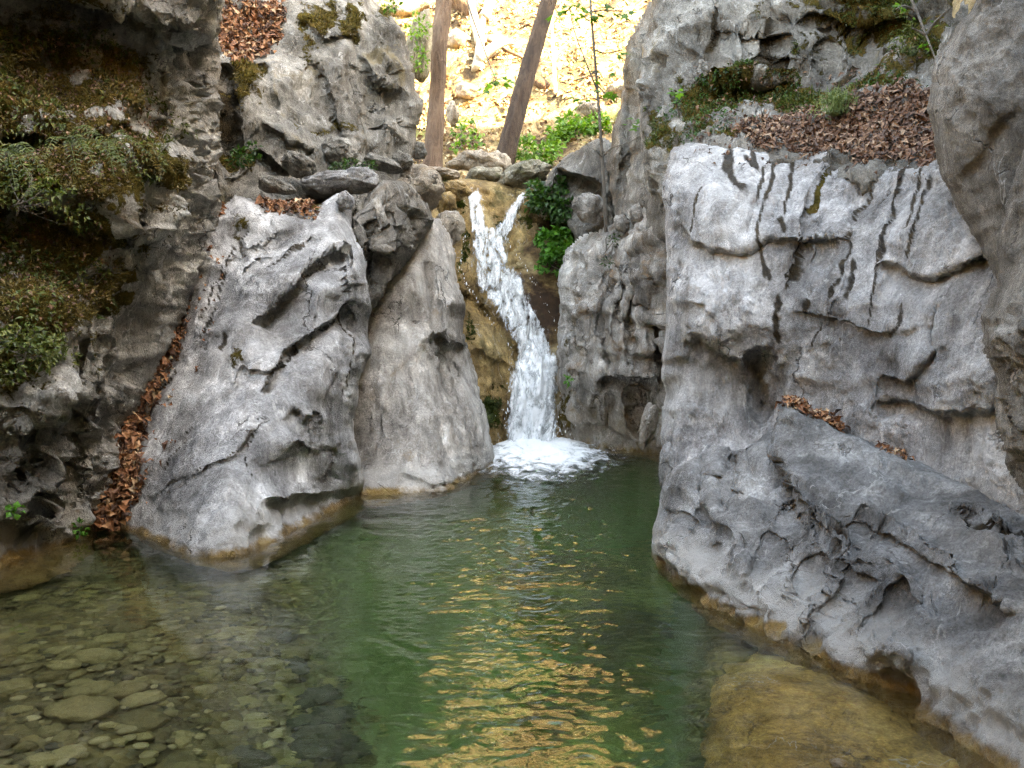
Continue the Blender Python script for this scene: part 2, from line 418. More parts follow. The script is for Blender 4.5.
# ================================================================== materials
M_GREY = rock_mat('grey limestone', (.120, .120, .124), (.345, .345, .351), (.678, .678, .685), .1, lichen=.8)
M_SLAB = rock_mat('smooth beige limestone', (.184, .166, .152), (.414, .380, .345), (.733, .692, .651), .45, (.33, .25, .17), .9, streak=(1, 1, .3))
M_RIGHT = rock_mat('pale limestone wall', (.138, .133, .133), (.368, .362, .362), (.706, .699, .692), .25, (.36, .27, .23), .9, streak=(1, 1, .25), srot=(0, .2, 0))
M_LOW = rock_mat('water polished limestone', (.080, .080, .080), (.230, .230, .230), (.496, .496, .490), .15, (.26, .20, .17), .6, gold=.07, pale=.7)
M_BROWN = rock_mat('brownish limestone', (0.075, 0.068, 0.061), (0.207, 0.189, 0.165), (0.401, 0.378, 0.345), .5, (.22, .16, .10), .3, line=False)
M_CRACK = rock_mat('jointed limestone', (.110, .101, .092), (.333, .305, .276), (.624, .584, .543), .6, (.27, .17, .09), .5, gold=.95, pale=.1)
M_MOSSY = rock_mat('mossy cliff stone', (.10, .094, .084), (.33, .315, .29), (.56, .55, .52), .35, (.17, .12, .07), .4, wash=.25)
M_BACK = rock_mat('weathered cliff stone', (0.073, 0.067, 0.057), (0.213, 0.201, 0.178), (0.403, 0.385, 0.349), .45, (.25, .20, .11), .7, line=False)
M_TRAV = rock_mat('wet golden travertine', (.085, .05, .018), (.30, .185, .07), (.46, .34, .17), .5, (.10, .085, .03), .1,
                  mossy=((.012, .018, .004), (.05, .06, .012), (.09, .09, .02)), line=False)
M_SUNK = rock_mat('algae covered stone', (.20, .11, .025), (.46, .29, .085), (.60, .42, .17), .2, (.28, .18, .05), .05, line=False)

def litter_mat(name, cols, sat=1):
    M = Mat(name); g = M.n('NewGeometry', _o='Random Per Island')
    c = M.ramp(g, cols, 'LINEAR')
    c = M.mix(.5, c, M.ramp(M.noise(M.coord('Object'), 60, 3), [(.3, (.3, .3, .3)), (.7, (.7, .7, .7))]), 'OVERLAY')
    M.princ(Base_Color=c, Roughness=.7); return M.m
M_LITTER = litter_mat('dry brown leaves', [(0, (.035, .016, .010)), (.3, (.12, .045, .018)), (.6, (.24, .09, .035)), (.85, (.36, .18, .085)), (1, (.52, .38, .24))])
M_LITTER_D = litter_mat('dark brown leaves', [(0, (.035, .017, .010)), (.4, (.10, .045, .025)), (.75, (.19, .10, .06)), (1, (.30, .20, .13))])
M_GOLDLEAF = litter_mat('golden dry leaves', [(0, (.05, .02, .008)), (.3, (.22, .12, .045)), (.6, (.43, .29, .13)), (1, (.60, .49, .29))])

def leaf_mat(name, cols, trans=.35):
    M = Mat(name); g = M.n('NewGeometry', _o='Random Per Island'); c = M.ramp(g, cols)
    b = M.princ(Base_Color=c, Roughness=.5)
    t = M.n('BsdfTranslucent', ins={'Color': M.mix(1, c, (1.25, 1.35, .6, 1), 'MULTIPLY')})
    s = M.n('MixShader', ins={0: trans, 1: b, 2: t}); M.nt.links.new(s, M.out.inputs['Surface']); return M.m
M_BUSH = leaf_mat('bright green leaves', [(0, (.05, .13, .015)), (.5, (.10, .22, .025)), (1, (.19, .32, .05))])
M_IVY = leaf_mat('fresh green leaves', [(0, (.025, .10, .010)), (.5, (.05, .19, .02)), (1, (.10, .27, .04))])
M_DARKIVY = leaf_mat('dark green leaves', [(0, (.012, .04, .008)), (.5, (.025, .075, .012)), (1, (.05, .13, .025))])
M_FERN = leaf_mat('fern green', [(0, (.045, .055, .014)), (.5, (.075, .11, .026)), (1, (.17, .17, .045))])
M_MAPLE = leaf_mat('maple green', [(0, (.04, .12, .02)), (.5, (.08, .20, .03)), (1, (.14, .27, .05))], .5)
M_MOSS = leaf_mat('moss', [(0, (.04, .034, .012)), (.4, (.115, .088, .028)), (.75, (.20, .135, .045)), (1, (.21, .175, .055))], .2)
M_MOSSG = leaf_mat('green moss', [(0, (.02, .03, .006)), (.5, (.05, .07, .014)), (1, (.09, .12, .025))], .2)
M_GRASS = leaf_mat('pale grass', [(0, (.07, .11, .035)), (.5, (.13, .19, .07)), (1, (.24, .29, .13))], .3)

def bark_mat(name, a, b, c3):
    M = Mat(name); co = M.coord('Object')
    n = M.noise(M.mapping(co, (1, 1, .18)), 11, 9, .75, .8); n2 = M.noise(co, 2, 5, .6)
    c = M.ramp(n, [(.33, a), (.5, b), (.68, c3)]); c = M.mix(.6, c, M.ramp(n2, [(.3, (.35, .34, .33)), (.7, (.68, .66, .62))]), 'OVERLAY')
    M.princ(Base_Color=c, Roughness=.85, Normal=M.bump(n, 1, .12)); return M.m
M_BARK = bark_mat('pale plane bark', (.07, .042, .028), (.15, .095, .065), (.23, .155, .11))
M_BARKD = bark_mat('furrowed dark bark', (.025, .015, .011), (.065, .040, .028), (.12, .08, .055))
M_TWIG = bark_mat('twig bark', (.10, .085, .07), (.20, .17, .14), (.3, .27, .23))
M_WHITE = bark_mat('bleached wood', (.35, .30, .24), (.55, .50, .42), (.7, .66, .58))
M_LOG = bark_mat('rotten log', (.06, .03, .016), (.15, .08, .04), (.25, .15, .08))

# ================================================================== terrain
def mat_ground():
    M = Mat('leaf strewn ground'); co = M.coord('Object')
    n = M.noise(co, 1.1, 8, .7, .5); n2 = M.noise(co, 9, 9, .78)
    c = M.ramp(n, [(.40, (.05, .024, .010)), (.47, (.16, .095, .04)), (.55, (.36, .25, .12)), (.68, (.56, .46, .27))])
    c = M.mix(.9, c, M.ramp(n2, [(.3, (.2, .2, .2)), (.5, (.5, .5, .5)), (.7, (.82, .82, .82))]), 'OVERLAY')
    g = M.noise(M.mapping(co, loc=(3, 3, 3)), .8, 6, .7)
    c = M.mix(M.step(g, .56, .66, 0, .55), c, (.22, .27, .05))
    M.princ(Base_Color=c, Roughness=.9, Normal=M.bump(n2, 1, .08)); return M.m
M_GROUND = mat_ground()

def terrain_z(x, y):
    hill = np.interp(y, [13, 15.2, 16.0, 18, 19.5, 21, 23, 40, 60, 90, 130], [-2.6, 3.3, 3.75, 4.75, 5.3, 6.3, 8.1, 26, 50, 78, 95])
    hill = hill + .9 * sstep(3, 6, np.abs(x + .4)) * sstep(15, 17, y)
    gor = np.interp(x, [-40, -12, -8, -4.6, -4.2, 2.6, 3.0, 4.6, 7.5, 14, 40], [10, 8.5, 7.5, .5, -2.6, -2.6, .5, 10.0, 18.0, 21, 22])  # right rim, out of view, raised and cut short to set the shade
    gor = np.maximum(gor, -2.6 + 15 * sstep(-3.5, -13, y) * 1.0)  # hill behind the camera, added to cut low frontal sky light
    s = np.where(x > 3.6, sstep(14.8, 16.6, y), sstep(12.8, 16.2, y))
    edge = sstep(.5, 1.5, np.abs(x + .5))
    return gor * (1 - s) + hill * s
xs = np.unique(np.r_[np.linspace(-70, -9, 16), np.arange(-9, 12, .2), np.linspace(12, 80, 16)]); ys = np.unique(np.r_[np.linspace(-40, -3, 10), np.arange(-3, 15, .5), np.arange(15, 34, .14), np.linspace(34, 130, 26)])
TX, TY = np.meshgrid(xs, ys); TZ = terrain_z(TX, TY)
P3 = np.stack([TX, TY, TZ], -1); far = sstep(15, 18, TY)
bump_ = .22 * fbm(P3, .55, 4, .55, 3) + .10 * fbm(P3, 2.2, 4, .55, 5, True) * far + .5 * fbm(P3, .16, 3, .5, 8) * (1 - far) 
# an undercut bank that crosses the slope
bank = np.interp(TX, [-6, -2.2, -.6, 1.2, 3, 6], [24.0, 23.2, 22.2, 21.3, 20.9, 20.5])
bump_ = bump_ + .45 * sstep(-.15, .25, TY - bank - .25 * fbm(P3, .8, 3, .5, 6)) * sstep(15, 19, TY)
TZ = TZ + bump_
ii = np.arange(TX.size).reshape(TX.shape)
TF = np.stack([ii[:-1, :-1], ii[:-1, 1:], ii[1:, 1:], ii[1:, :-1]], -1).reshape(-1, 4)
TV = np.stack([TX, TY, TZ], -1).reshape(-1, 3)
tag(link('ground', TV, TF, M_GROUND, loc=(0, 0, 0)), 'leaf covered hillside and gorge ground rising behind the waterfall, with unseen hills shaped for shade', 'hillside', kind='structure')
def ground_z(x, y):
    from bisect import bisect
    j = np.clip(np.searchsorted(xs, x) - 1, 0, len(xs) - 2); i = np.clip(np.searchsorted(ys, y) - 1, 0, len(ys) - 2)
    u = (x - xs[j]) / (xs[j + 1] - xs[j]); v = (y - ys[i]) / (ys[i + 1] - ys[i])
    return (TZ[i, j] * (1 - u) + TZ[i, j + 1] * u) * (1 - v) + (TZ[i + 1, j] * (1 - u) + TZ[i + 1, j + 1] * u) * v
def ground_at(px, py, d0=15.5, d1=60):
    """where the line of sight through px, py meets the ground"""
    d = np.linspace(d0, d1, 900); P = pt(np.full(900, px), np.full(900, py), d); h = P[:, 2] - ground_z(P[:, 0], P[:, 1])
    k = np.argmax(h < 0); return P[k], d[k]

# ================================================================== pool bed
def mat_bed():
    M = Mat('pool bed gravel'); co = M.coord('Object')
    n = M.noise(co, 1.3, 6, .65, .4)
    c = M.ramp(n, [(.3, (.035, .025, .009)), (.5, (.095, .068, .024)), (.7, (.18, .135, .052))])
    vo = M.n('TexVoronoi', _o='Color', ins={'Vector': co, 'Scale': 13})
    vd = M.n('TexVoronoi', _o='Distance', ins={'Vector': co, 'Scale': 13})
    c = M.mix(.6, c, M.ramp(M.n('SeparateColor', _o=0, ins={0: vo}), [(0, (.2, .2, .2)), (1, (.75, .72, .68))]), 'OVERLAY')
    zb = M.n('SeparateXYZ', _o='Z', ins={0: M.n('NewGeometry', _o='Position')})
    c = M.mix(M.step(M.math('ADD', zb, M.math('MULTIPLY', n, .3)), -1.25, -.45, 1, 0), c, (.17, .175, .095))
    M.princ(Base_Color=c, Roughness=.8, Normal=M.bump(M.math('SUBTRACT', 1.0, vd), .8, .05)); return M.m
def bed_z(x, y):
    ch = np.interp(y, [0, 3, 5, 7, 9, 12, 15], [-.35, -.05, .0, -.25, -.35, -.2, -.1])       # channel centre line
    left = sstep(-1.9 , .25, x - ch * .6 - .02 * (y - 5))
    deep = np.interp(y, [0, 2.5, 4, 5.5, 8, 12, 14.5], [.8, 1.0, 1.7, 2.3, 2.5, 2.2, 1.2])
    shal = np.interp(y, [0, 3, 4.5, 5.6, 6.8, 8, 10], [.28, .30, .34, .45, .70, 1.0, 1.6])
    z = -(shal + (np.maximum(deep, shal) - shal) * left)
    rs = sstep(.35, .95, x - np.interp(y, [2, 3.5, 5, 6.5, 9, 12], [.0, .05, .25, .60, 1.2, 1.7]))
    z = z + rs * np.maximum(0, -z - .45)
    return z
bx_ = np.arange(-5.2, 3.6, .06); by_ = np.arange(-1.5, 15.6, .08); BX, BY = np.meshgrid(bx_, by_)
BZ = bed_z(BX, BY); PB = np.stack([BX, BY, BZ], -1); BZ = BZ + .05 * fbm(PB, 1.2, 4, .5, 4) + .02 * fbm(PB, 6, 3, .5, 9, True)
ib = np.arange(BX.size).reshape(BX.shape); BF = np.stack([ib[:-1, :-1], ib[:-1, 1:], ib[1:, 1:], ib[1:, :-1]], -1).reshape(-1, 4)
tag(link('pool_bed', np.stack([BX, BY, BZ], -1).reshape(-1, 3), BF, mat_bed(), loc=(0, 0, 0)), 'olive gravel bed of the pool seen through the water', 'pool bed', kind='structure')

# ================================================================== water
def mat_water():
    M = Mat('clear green water'); co = M.coord('Object')
    nb = M.math('MULTIPLY', M.noise(M.mapping(co, (.8, 1.35, 1)), 11, 3, .5, .4), M.attr('act'))
    g = M.princ(Base_Color=(1, 1, 1, 1), Roughness=.0, IOR=1.333, Normal=M.bump(nb, 1.0, .004), **{'Transmission Weight': 1.0})
    v = M.n('VolumeAbsorption', ins={'Color': (.33, .80, .27, 1), 'Density': .36})
    v2 = M.n('VolumeScatter', ins={'Color': (.55, .92, .45, 1), 'Density': .022, 'Anisotropy': .3})
    M.nt.links.new(M.n('AddShader', ins={0: v, 1: v2}), M.out.inputs['Volume']); return M.m
wx = np.unique(np.r_[np.arange(-5.0, -1.3, .04), np.arange(-1.3, 1.5, .014), np.arange(1.5, 3.4, .04)]); wy = np.unique(np.r_[np.arange(-1.2, 2.6, .12), np.arange(2.6, 7, .015), np.arange(7, 15.5, .035)]); WX, WY = np.meshgrid(wx, wy)
pw = np.stack([WX, WY, np.zeros_like(WX)], -1)
act = np.exp(-((WX - np.interp(WY, [2, 5, 9, 14], [.15, .12, .25, .5])) / np.interp(WY, [2, 5, 9, 14], [1.0, 1.15, 1.3, 1.5])) ** 2)
act = np.clip(.10 + .95 * act * np.interp(WY, [3, 5, 6.5, 8, 12], [.85, 1.15, 1.8, 2.6, 2.8]) + .6 * np.exp(-((WY - 13) / 2.0) ** 2), 0, 3.0)
wr = pw + .10 * np.stack([fbm(pw, 1.4, 3, .5, 70), fbm(pw, 1.4, 3, .5, 71), 0 * WX], -1)
WZ = act * (.0036 * fbm(wr * np.array([.95, 1.4, 1]), 2.6, 2, .5, 31) + .0044 * fbm(wr * np.array([.85, 1.25, 1]), 12.5, 2, .45, 35) * (.55 + .45 * fbm(pw, 1.1, 2, .5, 37)) + 0.0019 * fbm(wr * np.array([.7, 1.2, 1]), 22, 1, .5, 43)) + .004 * fbm(wr * np.array([.5, 1.2, 1]), 1.6, 2, .5, 39)
rr = np.hypot(WX - .45, WY - 14.3); WZ = WZ + .035 * np.exp(-rr / 1.3) * fbm(wr, 4, 3, .6, 41)
iw = np.arange(WX.size).reshape(WX.shape); WF = np.stack([iw[:-1, :-1], iw[:-1, 1:], iw[1:, 1:], iw[1:, :-1]], -1).reshape(-1, 4)
WV = np.stack([WX, WY, WZ], -1).reshape(-1, 3); rim = np.r_[iw[0], iw[1:, -1], iw[-1, -2::-1], iw[-2:0, 0][::1]]
low = WV[rim].copy(); low[:, 2] = -3.6; nw_ = len(WV); k_ = len(rim)
wf = WF.tolist() + [[rim[(i + 1) % k_], rim[i], nw_ + i, nw_ + (i + 1) % k_] for i in range(k_)] + [[nw_ + i for i in range(k_)][::-1]]
tag(link('water', np.vstack([WV, low]), wf, mat_water(), loc=(0, 0, 0), attrs={'act': np.r_[act.ravel(), np.zeros(k_)]}), 'clear green rippled pool below the waterfall', 'water', kind='structure')

# ================================================================== rocks
W = lambda x, y: (x, y, wl(y))
# right wall, upper part
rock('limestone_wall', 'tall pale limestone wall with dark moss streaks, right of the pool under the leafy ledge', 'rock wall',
     [(664, 185), (672, 152), (700, 143), (760, 150), (830, 146), (900, 150), (1000, 150), (1120, 160), (1120, 600), (960, 560), (860, 500), (780, 470), (720, 490), (668, 500), (660, 430), (666, 330)],
     [(668, 170, 7.9), (668, 330, 7.3), (664, 480, 7.0), (700, 150, 8.0), (720, 200, 7.35), (700, 290, 7.05), (760, 235, 7.0), (760, 300, 6.95), (760, 400, 7.1), (720, 440, 7.1), (800, 150, 7.4), (800, 230, 6.75), (810, 330, 6.5),
      (820, 400, 6.5), (870, 240, 6.35), (900, 155, 6.6), (900, 300, 5.95), (900, 390, 5.85), (890, 450, 6.0), (960, 200, 5.9), (960, 300, 5.4), (960, 390, 5.3), (960, 470, 5.35), (1030, 300, 4.9), (1030, 470, 4.8), (1110, 300, 4.5), (1110, 560, 4.4)],
     M_RIGHT, T=2.2, R=26, E=.5, cell=2.3, big=.09, fac=.05, fine=.022, ff=1.3, stretch=(1, 1, .7),
     bumps=[(705, 205, 45, 38, 10, .18), (725, 320, 45, 40, 0, .22), (940, 240, 50, 28, 10, .12), (880, 420, 40, 25, 10, .12), (965, 380, 50, 45, 0, .15), (830, 300, 40, 50, 20, .1)],
     steps=[([(664, 212), (690, 240), (712, 248), (745, 248), (770, 236), (800, 240), (850, 236)], 0.115, 30, 6), ([(880, 258), (910, 270), (934, 276), (965, 257), (1000, 246)], 0.158, 22, 6),
            ([(690, 335), (720, 352), (745, 362), (770, 350)], 0.144, 44, 6), ([(870, 400), (895, 398), (940, 416), (990, 412), (1020, 408)], 0.144, 30, 6), ([(880, 372), (907, 386), (925, 362), (936, 346)], 0.101, 16, 6),
            ([(776, 300), (820, 316), (870, 330), (940, 322)], 0.050, 22, 6)],
     grooves=[([(757, 350), (761, 385), (758, 420)], 7, .3), ([(838, 150), (815, 190), (806, 215), (800, 260), (782, 285)], 4, .06), ([(875, 172), (860, 200), (846, 222)], 4.5, .04), ([(733, 150), (722, 172), (738, 192)], 5, .06),
              ([(905, 160), (892, 215), (880, 262)], 4, .05), ([(940, 300), (930, 345), (936, 375)], 4, .08), ([(690, 170), (684, 205)], 4.5, .02), ([(848, 222), (838, 262), (824, 300)], 4.5, .03), ([(930, 170), (918, 215), (900, 265)], 4.5, .03), ([(765, 160), (755, 205), (748, 240)], 4.5, .03), ([(820, 235), (812, 262)], 4.5, .03), ([(905, 300), (890, 340), (880, 370)], 4.5, .03), ([(850, 255), (840, 300), (820, 345)], 4.5, .03), ([(700, 260), (694, 300)], 4.5, .04), ([(726, 255), (722, 300), (728, 330)], 4.5, .04)],
     stain_shade=[([(733, 146), (727, 165), (736, 185), (748, 198)], 4.8), ([(742, 155), (756, 168), (750, 150)], 4.0), ([(780, 146), (772, 175), (763, 205)], 3.6), ([(793, 152), (788, 185), (783, 218)], 3.2), ([(780, 215), (785, 232)], 5.6),
            ([(838, 150), (818, 185), (806, 215)], 3.2), ([(806, 215), (800, 255), (780, 290)], 2.7), ([(872, 172), (860, 200), (848, 220)], 2.7), ([(905, 152), (898, 190), (888, 225)], 2.8), ([(775, 290), (772, 320), (776, 345)], 4.8), ([(800, 295), (797, 318)], 3.2),
            ([(815, 325), (806, 350)], 2.7), ([(700, 178), (690, 205), (686, 235)], 2.7), ([(760, 250), (768, 280)], 2.7), ([(848, 222), (838, 262), (824, 300)], 2.7), ([(930, 170), (918, 215), (900, 265)], 2.7), ([(765, 160), (755, 205)], 2.7), ([(905, 300), (890, 340)], 2.7), ([(850, 255), (840, 300)], 2.7), (895, 250, 14, 8, .4), (705, 345, 44, 22, .32), (677, 300, 9, 90, .34), (740, 395, 30, 24, .3), ([(905, 150), (898, 175), (892, 205)], 4.0), ([(890, 215), (880, 240), (872, 265)], 2.7), ([(763, 200), (758, 240), (764, 280)], 2.7), ([(888, 222), (878, 262), (870, 300), (866, 330)], 2.7), ([(920, 160), (912, 200), (904, 235)], 2.7)],  # low-left ellipses paint shade on the wall's left-turned, overhung face
     moss=[([(834, 155), (816, 190), (808, 212)], 4)], seed=3)
# right, low block in front
rock('limestone_block', 'huge grey water polished rock sloping into the pool at lower right', 'rock',
     [(656, 500), (664, 478), (684, 462), (700, 458), (716, 450), (735, 452), (752, 440), (772, 432), (778, 404), (794, 402), (818, 416), (850, 436), (905, 452), (960, 480), (1024, 512), (1150, 560), (1150, 960), (1030, 850), (930, 790), (840, 730), (760, 690), (700, 655), (664, 620), (650, 560)],
     [(656, 490, 7.0), W(660, 572), (664, 615, 6.3), (690, 470, 6.9), (700, 520, 6.2), W(700, 602), (720, 455, 6.9), (745, 500, 6.0), (760, 440, 6.7), W(760, 638), (785, 415, 6.35), (790, 470, 5.85), (800, 560, 5.2), W(850, 682), (830, 425, 6.1), (840, 490, 5.45), (870, 540, 4.85), (850, 610, 4.65),
      (900, 455, 5.7), (930, 520, 4.9), (950, 600, 4.15), W(930, 727), (960, 485, 5.2), (1000, 540, 4.3), (1024, 515, 4.6), W(1000, 765), (1020, 620, 3.75), (1100, 560, 4.0), (1100, 700, 3.2), (1120, 900, 2.75), (1000, 850, 3.4), (850, 760, 4.3), (700, 680, 5.6)],
     M_LOW, T=2.0, R=20, E=.35, cell=2.2, big=.07, fac=.085, fine=.022, ff=1.7, stretch=(1, 1, .8), dip=(1.6, .5, 1.6), strata=.8,
     bumps=[(893, 650, 26, 19, 25, .24), (893, 690, 30, 14, 20, -.08), (690, 472, 14, 22, 10, .2), (718, 464, 10, 22, 0, .2), (741, 466, 9, 24, 0, .18), (762, 450, 9, 22, 0, .12), (830, 520, 40, 25, 35, .12), (960, 570, 60, 18, 30, .12), (740, 560, 16, 60, -25, .1), (800, 600, 18, 60, -30, .1), (850, 600, 14, 60, -32, .07), (905, 575, 14, 50, -30, .07), (720, 590, 10, 40, -28, .08), (690, 560, 10, 40, -22, .08)],
     steps=[([(842, 505), (870, 510), (905, 530), (960, 578), (1030, 612)], .13, 40, 12), ([(778, 400), (783, 430), (790, 470), (796, 505), (806, 535)], .24, 42, 6), ([(664, 505), (700, 520), (730, 528)], .08, 18),
            ([(790, 500), (810, 520), (835, 545)], .1, 18)],
     grooves=[([(706, 470), (704, 500), (708, 528)], 5, .2), ([(727, 462), (724, 490), (722, 516)], 5, .2), ([(742, 460), (738, 500)], 5, .16), ([(690, 530), (676, 560)], 6, .06), ([(775, 530), (742, 600)], 9, .12), ([(855, 565), (806, 650)], 10, .11), ([(905, 580), (862, 640)], 9, .09), ([(815, 550), (770, 630)], 9, .09),
              ([(950, 505), (990, 520), (1024, 526)], 3, .08), ([(715, 545), (700, 580)], 5, .05)],
     stain_shade=[([(955, 508), (985, 518), (1024, 524)], 2.5), (893, 655, 22, 15, .42), (735, 590, 26, 16, .3), (690, 545, 14, 20, .3), (860, 520, 40, 10, .3)], seed=5)  # long flat ellipse paints shade in the undercut below the ridge
# right edge, near
rock('leaning_rock', 'smooth brownish grey rock leaning in from the upper right edge', 'rock',
     [(935, 60), (952, 30), (975, 0), (1000, -250), (1250, -250), (1250, 330), (1030, 330), (1000, 290), (985, 262), (960, 215), (938, 165), (928, 110)],
     [(935, 100, 4.7), (955, 40, 4.7), (960, 200, 4.6), (990, 100, 4.3), (1000, 250, 4.35), (1020, 0, 4.4), (1040, 200, 4.1), (1100, 100, 3.9), (1200, -200, 4.2), (1200, 300, 3.6), (1010, -200, 4.9)],
     M_BROWN, T=1.6, R=24, E=.35, cell=2.3, big=.06, fac=.02, fine=.018, ff=1.2, bumps=[(985, 90, 20, 60, -20, .06), (1005, 200, 15, 60, -30, .06)], grooves=[([(955, 120), (985, 60), (1010, 20)], 5, .03), ([(960, 190), (1000, 130), (1024, 110)], 6, .04)], seed=8, moss=[(948, 20, 10, 14, .7)])
rock('overhanging_rock', 'dark brown overhanging rock on the right edge below the leaning rock', 'rock',
     [(1010, 190), (1024, 150), (1060, 100), (1250, 100), (1250, 620), (1060, 600), (1026, 505), (1006, 470), (998, 430), (996, 385), (984, 345), (984, 318), (998, 285), (998, 240)],
     [(1000, 250, 3.75), (990, 330, 3.6), (1000, 400, 3.55), (1010, 470, 3.6), (1024, 330, 3.25), (1024, 450, 3.3), (1030, 200, 3.6), (1100, 200, 3.1), (1100, 400, 2.8), (1100, 560, 3.0), (1240, 110, 2.9), (1240, 600, 2.6)],
     M_BROWN, T=1.1, R=20, E=.3, cell=2.3, big=.05, fac=.02, fine=.02, ff=1.6, steps=[([(980, 320), (1000, 330), (1024, 318), (1060, 310)], -.08, 25), ([(996, 395), (1010, 420), (1024, 430), (1060, 440)], .1, 30)], seed=9)
# right, upper back cliff with ledge
rock('mossy_cliff', 'fractured mossy cliff above the leafy ledge at upper right', 'cliff',
     [(648, 190), (640, 120), (640, 60), (650, 20), (660, -40), (680, -330), (1300, -330), (1300, 260), (1000, 260), (900, 200), (800, 190), (720, 180), (680, 200), (660, 210)],
     [(650, 100, 9.8), (660, 20, 10.0), (660, 185, 9.0), (680, 150, 8.6), (700, 60, 9.1), (700, 130, 8.4), (730, 160, 8.0), (720, 20, 9.4), (780, 20, 8.9), (780, 75, 8.8), (780, 100, 8.5), (780, 150, 7.5), (850, 20, 8.5), (850, 75, 8.3), (850, 100, 7.9), (850, 155, 6.9),
      (930, 20, 7.8), (920, 80, 7.6), (920, 110, 7.1), (930, 165, 6.3), (1000, 50, 7.0), (1000, 160, 6.0), (1000, 250, 5.9), (800, 185, 7.4), (700, -300, 10.5), (900, -300, 9.5), (1280, -300, 7.5), (1280, 200, 5.2), (1100, 0, 6.6)],
     M_BACK, T=2.5, R=20, E=.6, cell=2.6, big=.12, fac=.13, fine=.03, ff=2.0, stretch=(1, 1, .8),
     bumps=[(690, 30, 35, 30, 20, .25), (740, 40, 20, 30, 0, .2), (800, 50, 30, 25, 0, .2), (900, 70, 20, 16, 0, .2)],
     steps=[([(700, 30), (740, 22), (790, 30)], .12, 30, 8), ([(690, 75), (730, 85), (790, 80)], .15, 18), ([(800, 10), (860, 20), (930, 12)], .16, 34, 8)],
     grooves=[([(722, 0), (712, 40), (716, 80)], 7, .10), ([(770, 0), (775, 40), (768, 75)], 7, .10), ([(830, 30), (835, 80)], 6, .08)],
     moss=[(720, 85, 45, 22, .75), (690, 110, 25, 25, .8), (800, 92, 50, 14, .95), (870, 85, 30, 12, .85), (870, 15, 60, 28, .7), (930, 40, 30, 25, .65), (765, 10, 30, 14, .4), (732, 135, 14, 8, .9), (660, 130, 18, 30, .6), (800, 40, 60, 20, .42), (900, 60, 40, 20, .55), (750, 60, 20, 12, .5), (880, -10, 90, 30, .7)],
     stain_shade=[(930, 20, 60, 40, .6), (850, 5, 60, 24, .6), ([(770, 20), (768, 70)], 5), ([(720, 0), (712, 50)], 5), ([(840, 40), (838, 80)], 5), ([(880, 40), (885, 80)], 5), (690, 85, 14, 20, .5)], seed=12)
# right, tall leaning rock by the fall and its neighbours
rock('leaning_stone', 'tall grey rock with vertical ribs leaning beside the thin sapling', 'rock',
     [(612, 205), (606, 170), (612, 130), (622, 95), (626, 55), (640, 20), (650, 0), (680, -220), (900, -220), (900, 200), (720, 240), (680, 250), (620, 240)],
     [(612, 170, 13.2), (625, 110, 13.0), (640, 40, 12.8), (660, 60, 12.0), (650, 150, 12.2), (630, 210, 12.8), (680, 100, 11.2), (680, 200, 11.2), (700, 230, 11.0), (680, -200, 12.8), (880, -200, 11.5), (880, 200, 10)],
     M_BROWN, T=2, R=18, E=.6, cell=2.4, big=.12, fac=.07, fine=.03, ff=1.2, stretch=(1, 1, .35),
     steps=[([(628, 75), (640, 120), (660, 190)], .2, 20)], grooves=[([(632, 60), (628, 120), (622, 200)], 3, .2), ([(650, 20), (645, 110), (655, 190)], 4, .15), ([(664, 60), (668, 130), (672, 190)], 4, .15)], seed=14)
rock('cracked_rock', 'blocky cracked rock wall standing right of the waterfall', 'rock',
     [(553, 285), (556, 268), (572, 245), (592, 228), (612, 222), (640, 205), (655, 190), (668, 190), (690, 230), (700, 480), (668, 490), (600, 480), (562, 470), (556, 430), (556, 350)],
     [(556, 280, 14.0), (575, 250, 13.9), (600, 228, 13.7), (620, 222, 13.3), (660, 195, 12.4), (575, 300, 13.2), (570, 380, 13.5), W(565, 443), (600, 300, 12.8), (600, 400, 13.1), W(600, 448), (640, 240, 12.5), (640, 300, 12.3), (640, 380, 12.3), W(640, 452), (690, 300, 11.6), (690, 470, 11.4), (575, 465, 14.0)],
     M_CRACK, T=1.6, R=16, E=.5, cell=2.2, big=.10, fac=.16, fine=.03, ff=1.7, stretch=(1, 1, .6), warp=.12,
     steps=[([(632, 302), (645, 300), (665, 296)], .2, 10), ([(632, 355), (648, 356), (664, 345)], .25, 12), ([(600, 372), (632, 382), (660, 378)], .45, 26), ([(556, 300), (566, 310), (575, 330)], .2, 16), ([(634, 240), (650, 236), (666, 230)], -.15, 14)],
     grooves=[([(618, 228), (608, 290), (604, 330), (610, 380)], 4, .3), ([(634, 235), (631, 300), (630, 370)], 3, .3), ([(663, 270), (660, 330), (662, 400)], 4, .45), ([(622, 250), (618, 330), (622, 370)], 3, .2), ([(650, 300), (652, 350)], 2.5, .15), ([(612, 390), (606, 440)], 4, .15), ([(634, 390), (640, 440)], 6, .25)],
     stain_shade=[(565, 330, 8, 20, .5), (600, 410, 20, 22, .5), (640, 405, 16, 20, .55), (612, 235, 6, 10, .6)], moss=[(563, 420, 8, 40, .55), (560, 345, 5, 20, .5)], seed=16)
